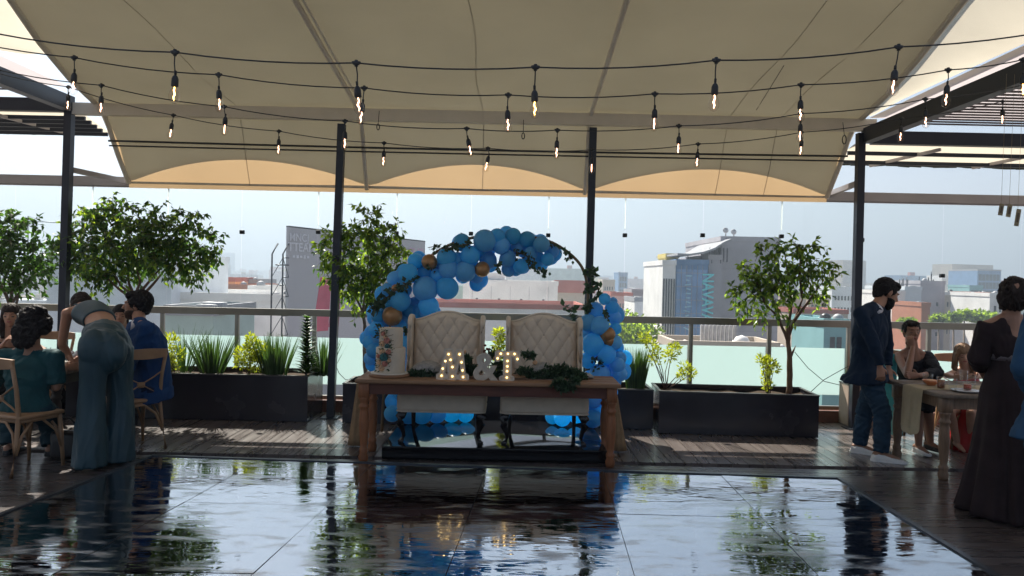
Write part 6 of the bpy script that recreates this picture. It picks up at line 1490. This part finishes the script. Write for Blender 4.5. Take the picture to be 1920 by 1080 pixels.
# random fabric of the city
rn = random.Random(2024)
cols_ = ['white', 'grey', 'beige', 'tan', 'pale', 'red', 'brick', 'pink', 'mauve', 'white', 'beige', 'mint', 'yellow', 'blue']
cname = {'white': 'white', 'grey': 'grey', 'beige': 'beige', 'tan': 'tan', 'pale': 'pale grey', 'red': 'red', 'brick': 'brick coloured', 'pink': 'pinkish', 'mauve': 'mauve grey', 'mint': 'greenish white', 'yellow': 'ochre', 'blue': 'bluish'}
def facade_windows(name='facade_grid'):
    pass
cnt = 0
far = MB()
for k in range(560):
    u_ = rn.random(); Y_ = 135*(2600/135)**(u_**.8); px = rn.uniform(-160, 2080); yh = 520+.021*(px-960)
    hgt = rn.choice([7, 9, 10, 12, 12, 14, 16, 18]) if Y_ < 500 else rn.choice([8, 12, 16, 20, 24, 28, 34])
    if rn.random() < .05 and Y_ > 450: hgt = rn.uniform(36, 62)
    if Y_ < 200: hgt = min(hgt, 13)
    elif Y_ < 320: hgt = min(hgt, 17)
    zt = GZ+hgt; c = P(px, yh, Y_); Wm = rn.uniform(10, 26)*(1 if Y_ < 400 else 1.5); Dm = rn.uniform(10, 18); col = rn.choice(cols_)
    if Y_ > 380:
        far.box((c.x, Y_, GZ+hgt/2), (Wm, Dm, hgt), M.Rotation(rn.uniform(-.5, .5), 3, 'Z'), cols_.index(col)); 
        if rn.random() < .5: far.box((c.x+rn.uniform(-3, 3), Y_, GZ+hgt+1.2), (3.5, 3.5, 2.6), None, cols_.index(rn.choice(cols_)))
        continue
    cnt += 1
    r = thing('city_building', 'low %s building in the city beyond the glass, one of many alike' % cname[col], 'building', (c.x, Y_, GZ), rn.uniform(-.35, .35), 'low %s city buildings' % cname[col])
    MB().box((0, 0, hgt/2), (Wm, Dm, hgt)).box((0, 0, hgt+.01), (Wm+.5, Dm+.5, .5)).obj('wall', cm(col), r)
    q = MB(); nf = max(1, int(hgt//3)); nc = int(Wm//2.4)
    for j in range(nf):
        for i in range(nc):
            if rn.random() < .88: q.box((-Wm/2+Wm*(i+.5)/nc, -Dm/2-.01, hgt-1.7-3*j), (1.25, .1, 1.3))
    if q.v: q.obj('window_grid', m_win, r)
    if rn.random() < .75: MB().rbox((rn.uniform(-Wm*.3, Wm*.3), -Dm*.2, hgt+1.1), (rn.uniform(1.5, 4), 2.4, 1.9), .05, n=1).obj('rooftop_hut', cm(rn.choice(cols_)), r)
for k in range(900):
    Y_ = 360*(2200/360)**(rn.random()**.9); px = rn.uniform(-160, 2080); c = P(px, 520+.021*(px-960), Y_); hgt = rn.uniform(9, 21) if Y_ < 800 else rn.uniform(12, 32); Wm = rn.uniform(6, 15)
    far.box((c.x, Y_, GZ+hgt/2), (Wm, rn.uniform(8, 14), hgt), M.Rotation(rn.uniform(-.5, .5), 3, 'Z'), cols_.index(rn.choice(['white', 'beige', 'pink', 'brick', 'tan', 'white', 'yellow', 'pale', 'red', 'beige'])))
    if rn.random() < .4: far.box((c.x+rn.uniform(-2, 2), Y_-2, GZ+hgt+1), (2.2, 2.2, 2.0), None, cols_.index('white'))
    if rn.random() < .12: far.box((c.x+rn.uniform(-2, 2), Y_, GZ+hgt+4), (.25, .25, 8), None, cols_.index('mauve'))
tag(far.obj('distant_city', [cm(c_) for c_ in cols_]), 'hazy mass of far city blocks on the horizon', 'skyline', kind='stuff')
# green tree clumps among the roofs
rn = random.Random(5)
for k, (px, py, Y_, r_) in enumerate([(1150, 612, 90, 2.2), (1175, 606, 95, 2.0), (1205, 622, 85, 2.0), (1172, 628, 78, 1.8), (1808, 592, 120, 1.2), (1826, 594, 122, 1.2), (1842, 593, 126, 1.3), (1760, 600, 118, 1.1), (1700, 608, 110, 1.2), (1860, 596, 124, 1.1), (412, 536, 200, 2.5), (1788, 596, 119, 1.1)]):
    c = P(px, py, Y_); rt_ = thing('street_tree', 'distant green street tree crown seen low through the glass, one of several', 'tree', (c.x, c.y, GZ), 0, 'street trees in the city')
    b = MB(); h = c.z-GZ
    for _ in range(420):
        d = rdir(rn); p = V((0, 0, h))+V((d.x*1.3, d.y, d.z*.8))*r_*rn.random()**.4; b.leaf(p, rdir(rn), rdir(rn), .6, .42)
    b.obj('crown', m_leafm, rt_); MB().tube([V((0, 0, 0)), V((.2, 0, h*.6)), V((0, 0, h))], [.3, .22, .1], 7).obj('trunk', m_bark, rt_)
# tower crane
cr_ = thing('tower_crane', 'thin far tower crane beyond the left pole', 'crane', P(53, 440, 400)); o0 = V(cr_.location)
q = MB(); q.tube([V((0, 0, GZ-o0.z)), P(53, 405, 400)-o0], .45, 5); q.obj('mast', m_steel, cr_); q = MB(); q.tube([P(44, 414, 400)-o0, P(118, 418, 400)-o0], .35, 5); q.tube([P(53, 405, 400)-o0, P(85, 416, 400)-o0], .12, 4); q.obj('jib', m_steel, cr_)
# haze
hz = bpy.data.materials.new('haze_air'); hz.use_nodes = True; t = hz.node_tree; t.nodes.remove(t.nodes['Principled BSDF']); pv = t.nodes.new('ShaderNodeVolumePrincipled')
pv.inputs['Color'].default_value = (.56, .655, .775, 1); pv.inputs['Density'].default_value = .0012; pv.inputs['Anisotropy'].default_value = .34; t.links.new(pv.outputs[0], t.nodes['Material Output'].inputs['Volume'])
o = MB().box((0, 0, (GZ-1+172)/2), (15000, 15000, 172-GZ+1)).obj('haze', hz); tag(o, kind='stuff')
